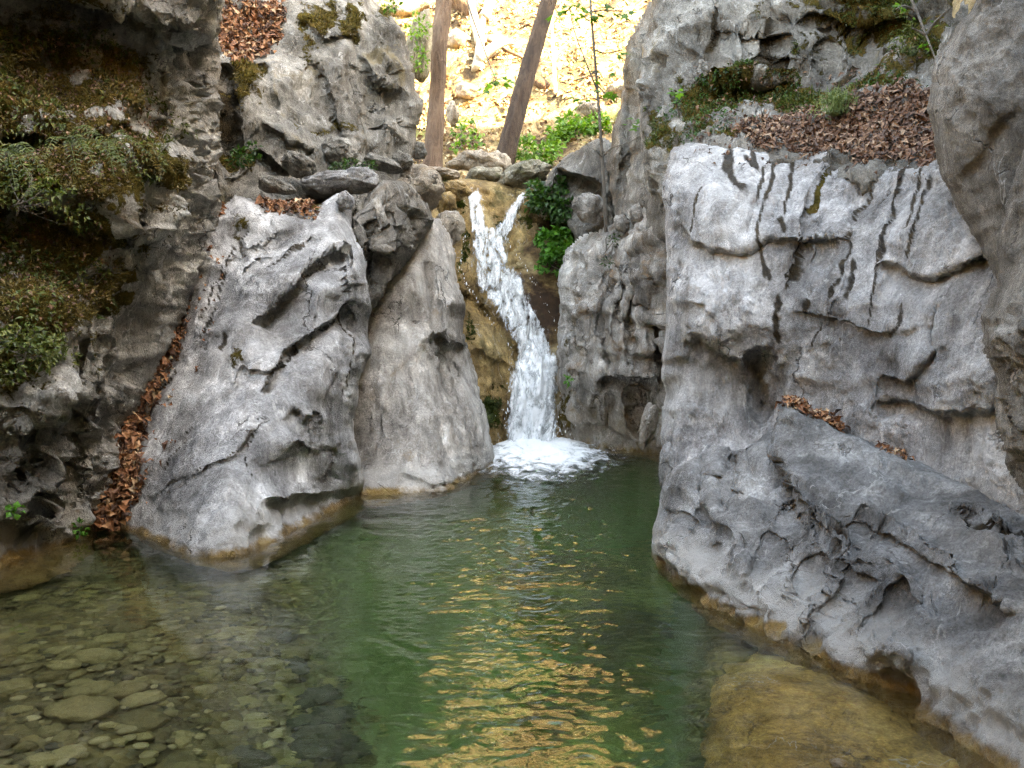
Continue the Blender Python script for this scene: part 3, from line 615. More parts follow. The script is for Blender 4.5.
rock('boulder', 'grey hollowed boulder under the sapling, right of the fall top', 'boulder',
     [(542, 185), (552, 168), (570, 152), (590, 142), (604, 140), (622, 150), (640, 220), (630, 260), (600, 262), (575, 245), (560, 215)],
     [(545, 185, 14.9), (570, 155, 14.9), (600, 145, 14.4), (580, 185, 14.6), (565, 205, 14.9), (600, 200, 14.0), (610, 235, 13.9), (635, 200, 13.8), (620, 255, 13.9)],
     M_BROWN, T=1.6, R=14, E=.4, cell=2, big=.08, fac=.1, fine=.02, ff=1.3,
     steps=[([(556, 168), (575, 172), (592, 178), (606, 196), (612, 215)], .55, 30), ([(560, 165), (572, 164), (582, 172)], -.1, 8)], grooves=[([(614, 150), (618, 200), (622, 250)], 3, .25)], seed=18)
# the step that the waterfall runs over
LEDGE = rock('waterfall_ledge', 'wet golden mossy rock step that the waterfall runs over', 'rock step',
     [(436, 182), (460, 178), (500, 182), (545, 188), (552, 205), (556, 260), (562, 340), (572, 400), (590, 440), (600, 490), (455, 500), (440, 440), (436, 330), (430, 240)],
     [(440, 190, 15.6), (470, 192, 15.7), (500, 196, 15.9), (545, 195, 15.9), (450, 240, 15.0), (480, 240, 15.4), (520, 240, 15.6), (550, 260, 15.7), (470, 290, 14.6), (500, 290, 15.2), (530, 310, 15.35), (475, 340, 14.0), (500, 360, 14.1), (520, 360, 14.9), (545, 345, 15.2), (535, 370, 14.95), (540, 420, 14.9), (510, 400, 14.35),
      (490, 420, 13.6), (470, 430, 13.0), (515, 440, 14.5), (560, 440, 14.85), (560, 360, 15.1), (500, 470, 13.6), (580, 480, 14.5), (450, 480, 12.8)],
     M_TRAV, T=1.2, R=12, E=.4, cell=2, big=.08, fac=.09, fine=.035, ff=1.8,
     steps=[([(470, 345), (490, 352), (510, 366), (524, 372)], .15, 14), ([(460, 285), (480, 300), (495, 320)], .15, 12), ([(470, 390), (490, 402), (508, 405)], .12, 14)],
     moss=[(455, 200, 18, 14, .6), (500, 225, 8, 20, .5), (540, 215, 20, 20, .6), (540, 280, 12, 30, .5), (497, 410, 10, 24, .75), (558, 400, 12, 40, .8), (470, 330, 8, 20, .5), (505, 385, 8, 10, .5), (462, 250, 6, 30, .5), (445, 190, 14, 10, .6)], stain_shade=[(545, 220, 16, 22, .7), (553, 290, 8, 20, .5)], seed=20)  # first dark ellipse paints the shade of the hollow beside the fall
rock('dark_hollow_rock', 'rock painted dark as shade in the hollow behind the leafy plant', 'rock',
     [(515, 205), (530, 185), (560, 178), (600, 190), (600, 320), (560, 340), (545, 300), (535, 260), (522, 240)],
     [(530, 200, 15.75), (560, 190, 15.5), (590, 220, 15.3), (560, 260, 15.5), (540, 250, 15.6), (560, 320, 15.3)], M_TRAV, T=.8, R=8, E=.3, cell=2.4, big=.1, fac=.1, moss=[(560, 230, 40, 60, .5)], stain_shade=[(560, 230, 40, 80, .9)], seed=22)  # wide dark ellipse paints the hollow's shade over the whole rock
# left: beige slab, main boulder, dark blocks
rock('rock_slab', 'smooth beige rock slab between the grey boulder and the waterfall', 'rock slab',
     [(365, 235), (395, 225), (420, 214), (436, 216), (448, 232), (456, 255), (462, 290), (466, 330), (474, 370), (482, 405), (490, 440), (496, 468), (500, 520), (380, 560), (335, 520), (330, 420), (340, 330)],
     [(430, 225, 11.6), (445, 260, 11.6), (455, 320, 11.5), (470, 380, 11.55), (485, 440, 11.6), W(488, 466), W(450, 491), W(400, 494), (420, 270, 11.0), (425, 340, 10.7), (430, 420, 10.4), (390, 280, 11.0), (380, 350, 10.6), (385, 430, 10.2), (350, 350, 11.0), (345, 450, 10.3), (365, 240, 11.8), W(365, 494), (400, 545, 9.6), (495, 510, 11.6)],
     M_SLAB, T=1.6, R=16, E=.55, cell=2.2, big=.08, fac=.05, fine=.02, ff=1.6, stretch=(1, 1, .5),
     bumps=[(450, 325, 12, 14, 0, .25), (456, 300, 10, 12, 0, .2), (455, 440, 22, 40, -15, .15)], steps=[([(436, 330), (450, 342), (466, 340)], .25, 14), ([(400, 470), (430, 484), (470, 478)], .08, 14)],
     grooves=[([(438, 345), (446, 390), (460, 430)], 7, .22), ([(374, 385), (376, 420), (372, 460)], 3, .08), ([(428, 260), (436, 300), (440, 330)], 4, .15), ([(452, 350), (458, 390), (470, 430)], 4, .10), ([(416, 290), (410, 370), (404, 450)], 7, .09), ([(396, 320), (391, 400), (384, 470)], 6, .07), ([(432, 370), (441, 420), (452, 470)], 6, .09), ([(405, 360), (416, 420), (420, 470)], 5, .05)], stain_shade=[(376, 395, 4, 10, .4), (458, 312, 8, 14, .6), (465, 350, 6, 16, .5)], seed=24)
rock('dark_rock_face', 'dark jagged rock face above the beige slab', 'rock',
     [(355, 215), (368, 190), (385, 180), (402, 178), (420, 190), (432, 203), (436, 222), (420, 250), (402, 275), (382, 302), (366, 330), (356, 360), (348, 400), (338, 400), (335, 300), (345, 250)],
     [(365, 200, 10.2), (400, 182, 10.5), (430, 210, 10.9), (425, 240, 10.9), (400, 225, 10.1), (400, 270, 10.5), (380, 250, 9.8), (375, 300, 10.1), (355, 350, 9.9), (350, 260, 9.9), (345, 395, 9.7)],
     M_BROWN, T=1.0, R=12, E=.4, cell=2.0, big=.10, fac=.17, fine=.03, ff=2.4, grooves=[([(368, 215), (374, 250), (368, 290)], 4, .2), ([(398, 205), (390, 240)], 3, .15)], bumps=[(385, 205, 14, 12, 0, .15)],
     moss=[(367, 235, 7, 16, .7)], stain_shade=[(372, 250, 6, 30, .6), (385, 290, 10, 14, .55)], seed=26)
MAIN = rock('grey_boulder', 'large smooth pale grey boulder left of the waterfall, leaves heaped along its left edge', 'boulder',
     [(204, 225), (214, 204), (236, 196), (262, 205), (292, 208), (318, 204), (336, 194), (346, 190), (352, 200), (354, 226), (366, 256), (372, 292), (372, 330), (368, 370), (356, 395), (352, 430), (362, 470), (368, 492), (372, 560), (250, 620), (150, 580), (112, 545), (110, 520), (128, 468), (150, 410), (172, 345), (190, 285)],
     [(212, 212, 9.9), (250, 208, 9.8), (300, 212, 9.8), (345, 195, 10.0), (200, 280, 9.3), (165, 370, 8.7), (128, 480, 8.1), W(122, 528), (240, 260, 9.2), (230, 330, 8.6), (215, 400, 8.1), (190, 470, 7.6), W(170, 548), (290, 240, 9.3), (330, 230, 9.4), (350, 260, 9.35), (365, 320, 9.5), (290, 270, 8.85), (320, 290, 8.8), (280, 320, 8.75), (270, 360, 8.3), (330, 350, 8.7), (320, 420, 8.3), (355, 420, 9.2),
      (250, 420, 7.75), (225, 480, 7.25), W(205, 556), W(230, 557), (270, 480, 7.7), W(285, 542), (320, 470, 8.4), W(320, 525), (350, 460, 9.0), W(364, 495), (230, 520, 6.98), (370, 550, 9.4), (230, 610, 6.6), (120, 570, 7.9)],
     M_GREY, T=1.8, R=16, E=.4, cell=2.2, big=.06, fac=.06, fine=.02, ff=1.5, stretch=(.8, .8, .8),
     bumps=[(330, 285, 28, 30, 0, .14), (312, 370, 26, 46, -20, .14), (245, 345, 26, 20, 0, .12), (300, 440, 30, 20, 0, .12), (225, 520, 40, 24, -10, .06), (255, 290, 30, 18, -30, .1)],
     steps=[([(252, 322), (272, 312), (290, 290), (308, 268), (336, 250), (352, 250)], .28, 34), ([(258, 400), (276, 372), (284, 352), (300, 342), (335, 322), (362, 300)], .20, 26), ([(262, 494), (290, 500), (330, 492), (372, 474)], .26, 40, 10), ([(292, 405), (305, 418), (322, 412)], .14, 12), ([(300, 438), (312, 450), (332, 442)], .13, 12),
            ([(190, 472), (215, 462), (235, 455), (254, 428)], .07, 14), ([(140, 500), (170, 480), (205, 470)], .06, 14), ([(240, 365), (262, 372), (285, 366)], .09, 14), ([(215, 262), (240, 248), (275, 232), (310, 224)], .07, 10), ([(232, 275), (262, 255), (300, 240), (318, 232)], .06, 9)],
     grooves=[([(248, 222), (226, 262), (212, 302), (178, 360), (148, 414)], 5.5, .05), ([(236, 230), (214, 280), (190, 330), (165, 380)], 5.5, .03), ([(254, 428), (246, 460), (262, 480)], 5.5, .04), ([(220, 300), (200, 340), (188, 380)], 5.5, .03), ([(262, 330), (240, 380), (225, 420)], 5.5, .02), ([(190, 420), (160, 470), (140, 500)], 5.5, .03), ([(340, 305), (352, 350), (345, 400)], 5.5, .03)],
     moss=[(233, 350, 10, 20, .55), (312, 206, 14, 6, .7), (240, 225, 8, 12, .5)], stain_shade=[([(212, 302), (196, 332)], 2), ([(318, 232), (290, 246), (262, 262)], 1.8), (195, 400, 5, 14, .45), ([(222, 330), (214, 350)], 4), ([(262, 396), (284, 352)], 2.5), (233, 228, 8, 14, .5), ([(248, 222), (226, 262), (212, 302)], 1.5), ([(178, 360), (160, 392), (148, 414)], 1.6), ([(254, 428), (246, 460), (262, 480)], 1.4), ([(236, 230), (214, 280), (190, 330)], 1.3), ([(190, 420), (160, 470)], 1.3), ([(340, 305), (352, 350), (345, 400)], 1.6), ([(258, 398), (276, 372), (300, 342), (335, 322), (360, 302)], 1.8), ([(190, 472), (215, 462), (240, 450)], 1.4), (265, 345, 14, 10, .4), (300, 300, 16, 16, .35)], seed=28)
# left: mossy cliff near, overhang, back cliff
CLIFF = rock('moss_cliff', 'dark moss covered cliff with ferns filling the left side', 'cliff',
     [(-380, -320), (150, -320), (222, -10), (222, 60), (219, 120), (216, 180), (210, 230), (196, 280), (172, 340), (146, 405), (124, 470), (110, 530), (96, 600), (0, 650), (-380, 720)],
     [(-350, -300, 5.4), (100, -300, 7.6), (-200, 100, 5.4), (-250, 500, 4.0), (-100, 300, 5.7), W(-100, 590), (-300, 690, 4.0), (0, 0, 7.0), (0, 120, 6.75), (0, 200, 6.4), (0, 250, 6.62), (0, 320, 6.35), (0, 420, 6.25), (0, 500, 6.3), W(0, 568), (60, 50, 7.3), (60, 140, 6.95), (70, 190, 6.5), (60, 240, 6.9), (55, 310, 6.65), (55, 400, 6.6), (55, 480, 6.72), W(60, 552), (50, 630, 6.2),
      (120, 60, 7.6), (120, 150, 7.25), (115, 200, 7.05), (110, 250, 7.35), (110, 330, 7.25), (90, 430, 7.2), W(92, 535), (165, 100, 7.9), (170, 150, 7.8), (180, 200, 8.4), (215, 60, 9.4), (214, 150, 9.6), (150, 260, 7.9), (195, 260, 8.9), (135, 360, 7.8), (165, 340, 8.6), (110, 450, 7.8), (125, 440, 8.2), (105, 540, 8.0), (190, 30, 8.6)],
     M_MOSSY, T=2.2, R=14, E=.3, cell=2.4, big=.12, fac=.19, fine=.05, ff=2.2, stretch=(1, 1, .8),
     bumps=[(40, 105, 40, 18, 10, .2), (120, 95, 35, 20, 20, .2), (60, 175, 70, 20, 10, .2), (160, 165, 25, 14, 0, .2), (30, 310, 40, 30, 0, .2), (50, 400, 30, 25, -20, .25), (186, 125, 7, 14, 0, .18), (178, 145, 6, 12, 0, .15), (25, 350, 30, 14, 0, .1)],
     steps=[([(-20, 205), (40, 214), (90, 222), (135, 205)], .32, 30), ([(20, 60), (90, 40), (140, 60), (180, 90)], .12, 18), ([(0, 130), (60, 140), (120, 125)], .2, 18), ([(0, 440), (40, 440), (70, 420), (80, 390)], .14, 25), ([(0, 520), (40, 540), (70, 530)], .12, 20), ([(120, 260), (150, 270), (175, 250)], .15, 20)],
     grooves=[([(150, 60), (165, 110), (160, 160)], 6, .2), ([(85, 330), (78, 380), (82, 450), (70, 520)], 5, .2), ([(205, 70), (203, 140), (196, 190)], 5, .15), ([(100, 300), (108, 350)], 4, .12), ([(40, 460), (20, 500)], 4, .12), ([(60, 470), (40, 510)], 4, .1)],
     moss=[(20, 70, 100, 60, .8), (110, 85, 46, 38, .78), (60, 160, 110, 50, .85), (155, 165, 34, 20, .8), (-60, 200, 90, 200, 1), (30, 300, 75, 55, .85), (105, 290, 34, 28, .78), (130, 300, 16, 14, .75), (20, 365, 40, 26, .85), (60, 240, 75, 34, .72), (-60, 420, 40, 60, .8), (140, 200, 12, 8, .5), (100, 345, 8, 40, .5)],
     stain_shade=[(100, 240, 45, 25, .5), (150, 275, 14, 14, .4), (215, 90, 20, 60, .35), (60, 20, 120, 24, .45), (20, 480, 40, 12, .4)], seed=30)  # dark ellipses paint shade in the hollow, the crevice and under the overhang
rock('overhang', 'dark overhanging rock with pale lichen at the top left', 'rock overhang',
     [(-200, -330), (215, -330), (222, -60), (225, 0), (222, 22), (212, 42), (192, 50), (168, 44), (150, 30), (120, 14), (70, 6), (-40, 0), (-200, -20)],
     [(-150, -300, 6.2), (-150, -30, 6.1), (0, -20, 6.5), (100, 0, 6.9), (150, 20, 7.2), (190, 42, 7.5), (220, 10, 8.0), (180, 5, 7.2), (200, -300, 7.4), (100, -200, 6.3)],
     M_MOSSY, T=2.4, R=18, E=.5, cell=2.4, big=.10, fac=.14, fine=.025, ff=2.4, bumps=[(170, 18, 25, 12, 20, .15), (205, 25, 14, 12, 0, .12)], steps=[([(110, 5), (150, 22), (190, 40), (215, 40)], .25, 16)], moss=[(40, -20, 100, 26, .8), (100, 2, 20, 12, .5)], seed=33)
rock('pale_cliff', 'pale weathered cliff with mossy crest behind the grey boulder, left of the tree trunks', 'cliff',
     [(205, -330), (330, -330), (360, -60), (374, 0), (392, 14), (408, 42), (414, 70), (422, 100), (420, 135), (412, 165), (400, 200), (330, 240), (205, 250), (198, 100)],
     [(205, -300, 12.2), (330, -300, 13.4), (215, 100, 10.6), (210, 230, 10.4), (235, 20, 12.0), (230, 60, 11.2), (260, 30, 12.4), (270, 80, 11.4), (260, 140, 11.0), (290, 40, 12.0), (300, 100, 11.6), (280, 190, 10.6), (340, 20, 12.6), (340, 100, 12.0), (340, 160, 11.6), (375, 10, 13.2), (395, 60, 12.8), (415, 110, 13.1), (405, 160, 12.9), (370, 120, 12.3), (330, 220, 11.0), (390, 190, 12.6)],
     M_BACK, T=2.2, R=14, E=.5, cell=2.4, big=.12, fac=.13, fine=.03, ff=1.5, stretch=(1, 1, .7),
     bumps=[(290, 150, 26, 14, 10, .2), (280, 135, 18, 12, 20, .2), (320, 50, 30, 40, 20, .2), (395, 125, 14, 20, 0, .2), (340, 90, 20, 30, 0, .15)],
     steps=[([(265, 120), (290, 140), (320, 150)], .25, 16), ([(250, 150), (280, 165), (310, 172)], .25, 16), ([(350, 60), (385, 90), (420, 95)], .15, 20), ([(300, 20), (330, 40), (360, 30)], .15, 16)],
     grooves=[([(310, 60), (330, 110), (345, 150)], 4, .15), ([(355, 40), (372, 90), (378, 140)], 4, .15), ([(222, 60), (228, 110), (232, 170)], 8, .35), ([(262, 60), (276, 110)], 5, .15)],
     moss=[(245, 75, 22, 30, .7), (320, 15, 22, 22, .75), (350, 20, 16, 20, .7), (310, 45, 10, 20, .5), (395, 8, 14, 12, .8), (240, 155, 22, 12, .7), (340, 128, 30, 8, .5), (300, 120, 12, 14, .4)], stain_shade=[(225, 110, 12, 50, .8), (235, 80, 14, 20, .5), (385, 30, 20, 30, .5)], seed=36)  # tall left ellipse paints the shade inside the crevice
# the sunken shelf at lower right
rock('sunken_boulder', 'golden algae covered boulder just under the water at lower right', 'boulder',
     [(712, 745), (722, 715), (750, 696), (790, 688), (850, 690), (900, 712), (960, 750), (1010, 800), (1000, 900), (720, 900), (700, 800)],
     [(720, 740, 4.08), (760, 700, 4.33), (800, 690, 4.36), (860, 700, 4.24), (780, 730, 3.97), (850, 745, 3.86), (850, 764, 3.68), (920, 745, 3.86), (980, 790, 3.55), (800, 800, 3.5), (900, 860, 3.15), (730, 860, 3.25)],
     M_SUNK, T=.8, R=24, E=.35, cell=2.4, big=.05, fac=.04, fine=.012, ff=1.6, seed=40, bumps=[(848, 762, 14, 6, 0, .05)])
def on_cliff(x, y, out=.12):
    return float(CLIFF['fld'](np.array([float(x)]), np.array([float(y)]))[0]) - out
# ================================================================== waterfall and foam
def mat_fall(name, th, white):
    M = Mat(name); s = M.attr('flow_s'); t = M.attr('flow_t'); e = M.attr('edge')
    v = M.n('CombineXYZ', ins={0: M.math('MULTIPLY', t, 1.0), 1: M.math('MULTIPLY', s, .30), 2: 0.0})
    n = M.noise(v, 9, 8, .72, .9); n2 = M.noise(M.n('CombineXYZ', ins={0: t, 1: M.math('MULTIPLY', s, .55), 2: 3.0}), 22, 5, .7, .5)
    mx = M.math('ADD', M.math('MULTIPLY', n, .65), M.math('MULTIPLY', n2, .35))
    a = M.step(M.math('ADD', M.math('SUBTRACT', mx, th), e), -.09, .12)
    c = M.ramp(mx, [(.35, (.36, .38, .37)), (.45, (.74, .77, .78)), (.57, white)])
    b = M.princ(Base_Color=c, Roughness=.35, Normal=M.bump(mx, .8, .06))
    tr = M.n('BsdfTranslucent', ins={'Color': c}); bt = M.n('MixShader', ins={0: .15, 1: b, 2: tr})
    x = M.n('MixShader', ins={0: a, 1: M.n('BsdfTransparent'), 2: bt}); M.nt.links.new(x, M.out.inputs['Surface']); return M.m
M_FALL = mat_fall('white falling water', .425, (.95, .95, .95)); M_FALL2 = mat_fall('white spray strands', .52, (.96, .97, .98))
def sheet(rows, off, bulge, amp, seed, nt_=50, per=2.0, mouth=0):
    """rows: (y, left x, right x) down the fall"""
    R_ = np.array(rows, float); n = int((R_[-1, 0] - R_[0, 0]) / per); sidx = spline(R_, n)
    t = np.linspace(0, 1, nt_); X = sidx[:, 1:2] * (1 - t) + sidx[:, 2:3] * t; Y = sidx[:, :1] + 0 * t
    X = X + 3 * fbm(np.stack([t[None] * 1.5 + 0 * X, Y / 25, 0 * X + seed], -1), 1, 3, .6, seed)
    d = LEDGE['fld'](X, Y) - off - bulge * (1 - (2 * t[None] - 1) ** 2)
    P = pt(X, Y, d); ts = X / FPX * 15; ss = Y / FPX * 15
    q = np.stack([ts * 3.2, ss * 1.1, 0 * ts + seed], -1)
    P = P - (FW * amp) * (fbm(q, 1, 5, .62, seed)[..., None] + .5 * fbm(q, 4, 3, .6, seed + 4)[..., None])
    P[..., 0] += amp * .5 * fbm(q, 1.4, 3, .6, seed + 9)
    e = -.36 * np.clip(1 - np.minimum(t, 1 - t) / .30, 0, 1)[None] ** 1.3 - .035 + .14 * sstep(325, 370, Y)
    if mouth: e = e - .2 * np.clip(1 - (Y - Y[0, 0]) / mouth, 0, 1)
    I = np.arange(X.size).reshape(X.shape); F = np.stack([I[:-1, :-1], I[1:, :-1], I[1:, 1:], I[:-1, 1:]], -1).reshape(-1, 4)
    return P.reshape(-1, 3), F, ts.ravel(), ss.ravel(), e.ravel()
MAINFALL = [(228, 470, 494), (240, 465, 506), (252, 461, 516), (270, 461, 527), (285, 467, 536), (300, 476, 544), (315, 487, 551), (330, 498, 557), (345, 510, 560), (358, 512, 563), (375, 509, 563), (400, 508, 560), (420, 506, 560), (446, 503, 562)]
LEFTFALL = [(186, 463, 486), (196, 464, 486), (206, 466, 485), (220, 467, 487), (232, 466, 494), (246, 464, 505)]
RIGHTFALL = [(190, 523, 530), (198, 515, 525), (208, 507, 520), (220, 498, 517), (232, 485, 514), (248, 474, 512)]
def fall_obj(name, specs, mat, parent=None):
    parts, S_, T_, E_ = [], [], [], []
    for sp in specs:
        V, F, ts, ss, e = sheet(*sp); parts.append((V, F)); S_.append(ss); T_.append(ts); E_.append(e)
    V, F, _ = merge(parts)
    return link(name, V, F, mat, parent, attrs={'flow_s': np.concatenate(S_), 'flow_t': np.concatenate(T_), 'edge': np.concatenate(E_)}, loc=(0, 0, 0))
wf_root = empty('waterfall', pt(535., 440., 14.7), 'white waterfall tumbling in two streams that join over the mossy golden rocks', 'waterfall')
def under(o, r):
    o.parent = r; o.matrix_parent_inverse = r.matrix_basis.inverted() if False else o.matrix_parent_inverse
    o.location = Vector(o.location) - Vector(r.location); return o
under(fall_obj('water_sheet', [(MAINFALL, .14, .16, .05, 5), (LEFTFALL, .10, .08, .03, 6, 24, 2, 10), (RIGHTFALL, .12, .08, .03, 7, 24, 2, 6)], M_FALL), wf_root)
def widen(r, k): return [(y, (a + b) / 2 - (b - a) / 2 * k, (a + b) / 2 + (b - a) / 2 * k) for y, a, b in r]
under(fall_obj('falling_strand', [(widen(MAINFALL, 1.06), .26, .20, .09, 15), (widen(LEFTFALL, 1.1), .17, .08, .05, 16, 24, 2, 8), (widen(RIGHTFALL, 1.15), .18, .08, .05, 17, 24, 2, 6)], M_FALL2), wf_root)
M_FOAM = Mat('white foam'); M_FOAM.princ(Base_Color=(.9, .92, .93, 1), Roughness=.4); M_FOAM = M_FOAM.m
# droplets thrown off the fall
def droplets(n):
    V0, F0 = ico(1); parts = []
    for i in range(n):
        k = RNG.random()
        if k < .55: x, y, d = RNG.normal(536, 28), 440 - abs(RNG.normal(0, 16)), 14.3 + RNG.normal(0, .25)
        else:
            y = RNG.uniform(236, 430); r = np.array(MAINFALL); a = np.interp(y, r[:, 0], r[:, 1]); b = np.interp(y, r[:, 0], r[:, 2])
            x = (a if RNG.random() < .5 else b) + RNG.normal(0, 1.3); d = float(LEDGE['fld'](np.array([x]), np.array([y]))[0]) - .25 - abs(RNG.normal(0, .12))
        parts.append((pt(x, y, d) + V0 * np.clip(RNG.lognormal(-5.6, .5), .0015, .009) * np.array([1, 1, RNG.uniform(1.5, 4)]), F0))
    return merge(parts)
V, F, _ = droplets(420); tag(under(link('spray', V, F, M_FOAM, wf_root, loc=(0, 0, 0)), wf_root), kind='stuff')
def mat_foampatch():
    M = Mat('churning foam'); co = M.coord('Object'); e = M.attr('edge')
    n = M.noise(M.mapping(co, (1, .45, 1)), 5, 9, .75, .6)
    a = M.step(M.math('ADD', n, e), .44, .74)
    c = M.ramp(n, [(.32, (.75, .80, .78)), (.5, (.96, .97, .97))])
    b = M.princ(Base_Color=c, Roughness=.4, Normal=M.bump(n, .8, .05))
    x = M.n('MixShader', ins={0: a, 1: M.n('BsdfTransparent'), 2: b}); M.nt.links.new(x, M.out.inputs['Surface']); return M.m
fx = np.arange(-1.6, 2.8, .035); fy = np.arange(8.8, 15.2, .05); FX, FY = np.meshgrid(fx, fy)
pf = np.stack([FX, FY, 0 * FX], -1)
ex = (FX - (.45 + (14.3 - FY) * -.02)) / np.interp(FY, [9.6, 11, 12, 13.5, 15], [.75, .9, 1.0, .95, .7]); ey = np.where(FY > 14, (FY - 14) / 1.5, (FY - 14) / 3.6)
ee = .40 - .40 * np.clip(np.hypot(ex, ey), 0, 2.0) ** 1.3
FZ = .022 + .05 * np.clip(.1 + ee * 2.2, 0, 1) * (1 + 1.0 * fbm(pf * np.array([1, .6, 1]), 3.5, 4, .6, 51))
iF = np.arange(FX.size).reshape(FX.shape); FF = np.stack([iF[:-1, :-1], iF[:-1, 1:], iF[1:, 1:], iF[1:, :-1]], -1).reshape(-1, 4)
kp = (ee.ravel()[FF].max(1) > -.26)
used = np.unique(FF[kp]); rm = -np.ones(FX.size, int); rm[used] = np.arange(len(used))
tag(link('foam', np.stack([FX, FY, FZ], -1).reshape(-1, 3)[used], rm[FF[kp]], mat_foampatch(), loc=(0, 0, 0), attrs={'edge': ee.ravel()[used]}), 'white churning foam spreading on the pool at the foot of the waterfall', 'foam', kind='stuff')

# ================================================================== stones at the head of the fall and in the heap at left
M_TOP = rock_mat('dry creek stone', (.14, .11, .085), (.34, .28, .22), (.50, .44, .36), .5, (.30, .20, .11), .4, line=False)
M_TOPM = rock_mat('mossy creek stone', (.10, .09, .06), (.25, .22, .16), (.40, .36, .28), .5, (.16, .15, .05), .3, line=False)
def stone(x, y, rx, ry, d, label, mat, seed, rot=0.0, depth=1.0, name='boulder', cat='boulder', group=None):
    k = d / FPX; V, F = boulder(rx * k, rx * k * depth, ry * k, seed, 5)
    c, s = math.cos(rot), math.sin(rot); V = V @ np.array([[c, 0, -s], [0, 1, 0], [s, 0, c]])
    return tag(link(name, V + pt(x, y, d), F, mat), label, cat, group)
for a in [(480, 161, 21, 13, 16.9, 'round brown boulder lying between the two tree trunks', M_TOP, 1, .2), (485, 177, 17, 11, 16.4, 'mossy brown stone where the stream splits above the fall', M_TOPM, 2, 0),
          (523, 176, 26, 15, 16.25, 'flat topped pale stone with a dark mossy side, right of the fall lip', M_TOPM, 3, -.25), (497, 165, 13, 13, 17.2, 'pale sunlit stone against the foot of the leaning dark trunk', M_TOP, 4, 0),
          (437, 174, 22, 6, 16.2, 'flat dark slab left of the stream, below the pale trunk', M_TOP, 5, .1), (459, 163, 12, 7, 16.9, 'small grey stone between the pale trunk and the round boulder', M_TOP, 6, 0),
          (418, 188, 27, 22, 13.2, 'beige rounded boulder behind the dark jagged rock face', M_TOP, 7, .5), (447, 230, 15, 20, 13.2, 'smooth beige stone beside the upper left edge of the fall', M_TOP, 8, .3),
          (400, 160, 14, 9, 13.0, 'grey stone at the foot of the pale cliff, above the beige boulder', M_BACK, 9, .1), (338, 152, 17, 13, 11.4, 'whitish stone with a mossy neighbour, in the heap behind the grey boulder', M_BACK, 10, .2),
          (330, 185, 32, 11, 10.7, 'long flat grey stone lying on top of the grey boulder', M_GREY, 11, -.1), (360, 181, 20, 13, 10.7, 'rounded grey stone next to the long flat stone', M_GREY, 12, .1),
          (380, 163, 20, 8, 12.0, 'narrow mossy stone below the pale cliff', M_BACK, 13, .3), (299, 165, 20, 12, 10.7, 'squarish grey stone in the heap left of the whitish stone', M_BACK, 14, .35),
          (275, 186, 18, 9, 10.3, 'low brown stone by the red leaves on the grey boulder', M_BACK, 15, .2), (455, 190, 13, 9, 15.2, 'golden wet stone on the left lip of the fall', M_TRAV, 16, .2), (447, 205, 10, 13, 14.9, 'golden mossy stone just below the left lip', M_TRAV, 17, .1),
          (418, 150, 9, 8, 13.6, 'small grey stone at the foot of the pale trunk', M_BACK, 18, 0), (346, 200, 9, 10, 9.85, 'upright pale knob at the crest of the grey boulder', M_GREY, 19, .2),
          (420, 45, 13, 34, 17.6, 'yellow green mossy outcrop left of the pale trunk', M_TOPM, 20, .1), (452, 113, 7, 13, 19.6, 'dark stone standing right of the pale trunk', M_TOP, 21, .1),
          (648, 428, 8, 22, 12.0, 'pale wet stone at the foot of the cracked rock', M_CRACK, 22, .15), (667, 470, 8, 26, 7.3, 'slim grey stone wedged at the corner of the polished rock', M_LOW, 23, .05),
          (622, 222, 9, 9, 12.9, 'small pale stone on the crest of the cracked rock', M_CRACK, 24, 0), (640, 215, 11, 11, 12.6, 'grey rounded stone on the crest of the cracked rock', M_CRACK, 25, .2), (590, 208, 18, 14, 13.9, 'pale stone below the hollowed boulder', M_CRACK, 26, .4),
          (840, 764, 10, 5, 3.5, 'small grey stone just breaking the surface at the lower right', M_LOW, 27, .2)]:
    stone(*a[:9])

# ================================================================== cobbles under the water
M_COB = Mat('olive cobble'); _co = M_COB.coord('Object'); _r = M_COB.n('ObjectInfo', _o='Random')
_c = M_COB.ramp(_r, [(0, (.06, .042, .015)), (.5, (.13, .098, .036)), (1, (.21, .165, .07))])
_c = M_COB.mix(.7, _c, M_COB.ramp(M_COB.noise(_co, 9, 8, .72), [(.3, (.25, .25, .25)), (.7, (.72, .72, .72))]), 'OVERLAY')
M_COB.princ(Base_Color=_c, Roughness=.7, Normal=M_COB.bump(M_COB.noise(_co, 20, 6, .7), .5, .02)); M_COB = M_COB.m
protos = []
for i in range(9):
    V, F = boulder(1, RNG.uniform(.6, .95), RNG.uniform(.55, .8), 60 + i, 4, .26, .08 + .05 * (i % 4), 1.0, .02)
    me = bpy.data.meshes.new('cobble'); me.from_pydata(V.tolist(), [], F); me.polygons.foreach_set('use_smooth', np.ones(len(F), bool)); me.materials.append(M_COB); protos.append(me)
pl = []; tries = 0
while len(pl) < 298 and tries < 90000:
    tries += 1
    y = RNG.uniform(2.7, 6.6); x = RNG.uniform(-4.2, .3)
    lim = np.interp(y, [2.7, 3.6, 4.5, 5.3, 6.2, 6.6], [-.30, -.42, -.70, -1.0, -2.0, -2.6])
    if x > lim or abs(x) / y > .62: continue
    r = float(np.clip(RNG.lognormal(-2.62, .42), .04, .17)) * (1.0 if y < 4.6 else .85)
    if all((x - a) ** 2 + (y - b) ** 2 > (.60 * (r + c)) ** 2 for a, b, c, _ in pl): pl.append((x, y, r, tries))
pl.sort(key=lambda p: -p[2])
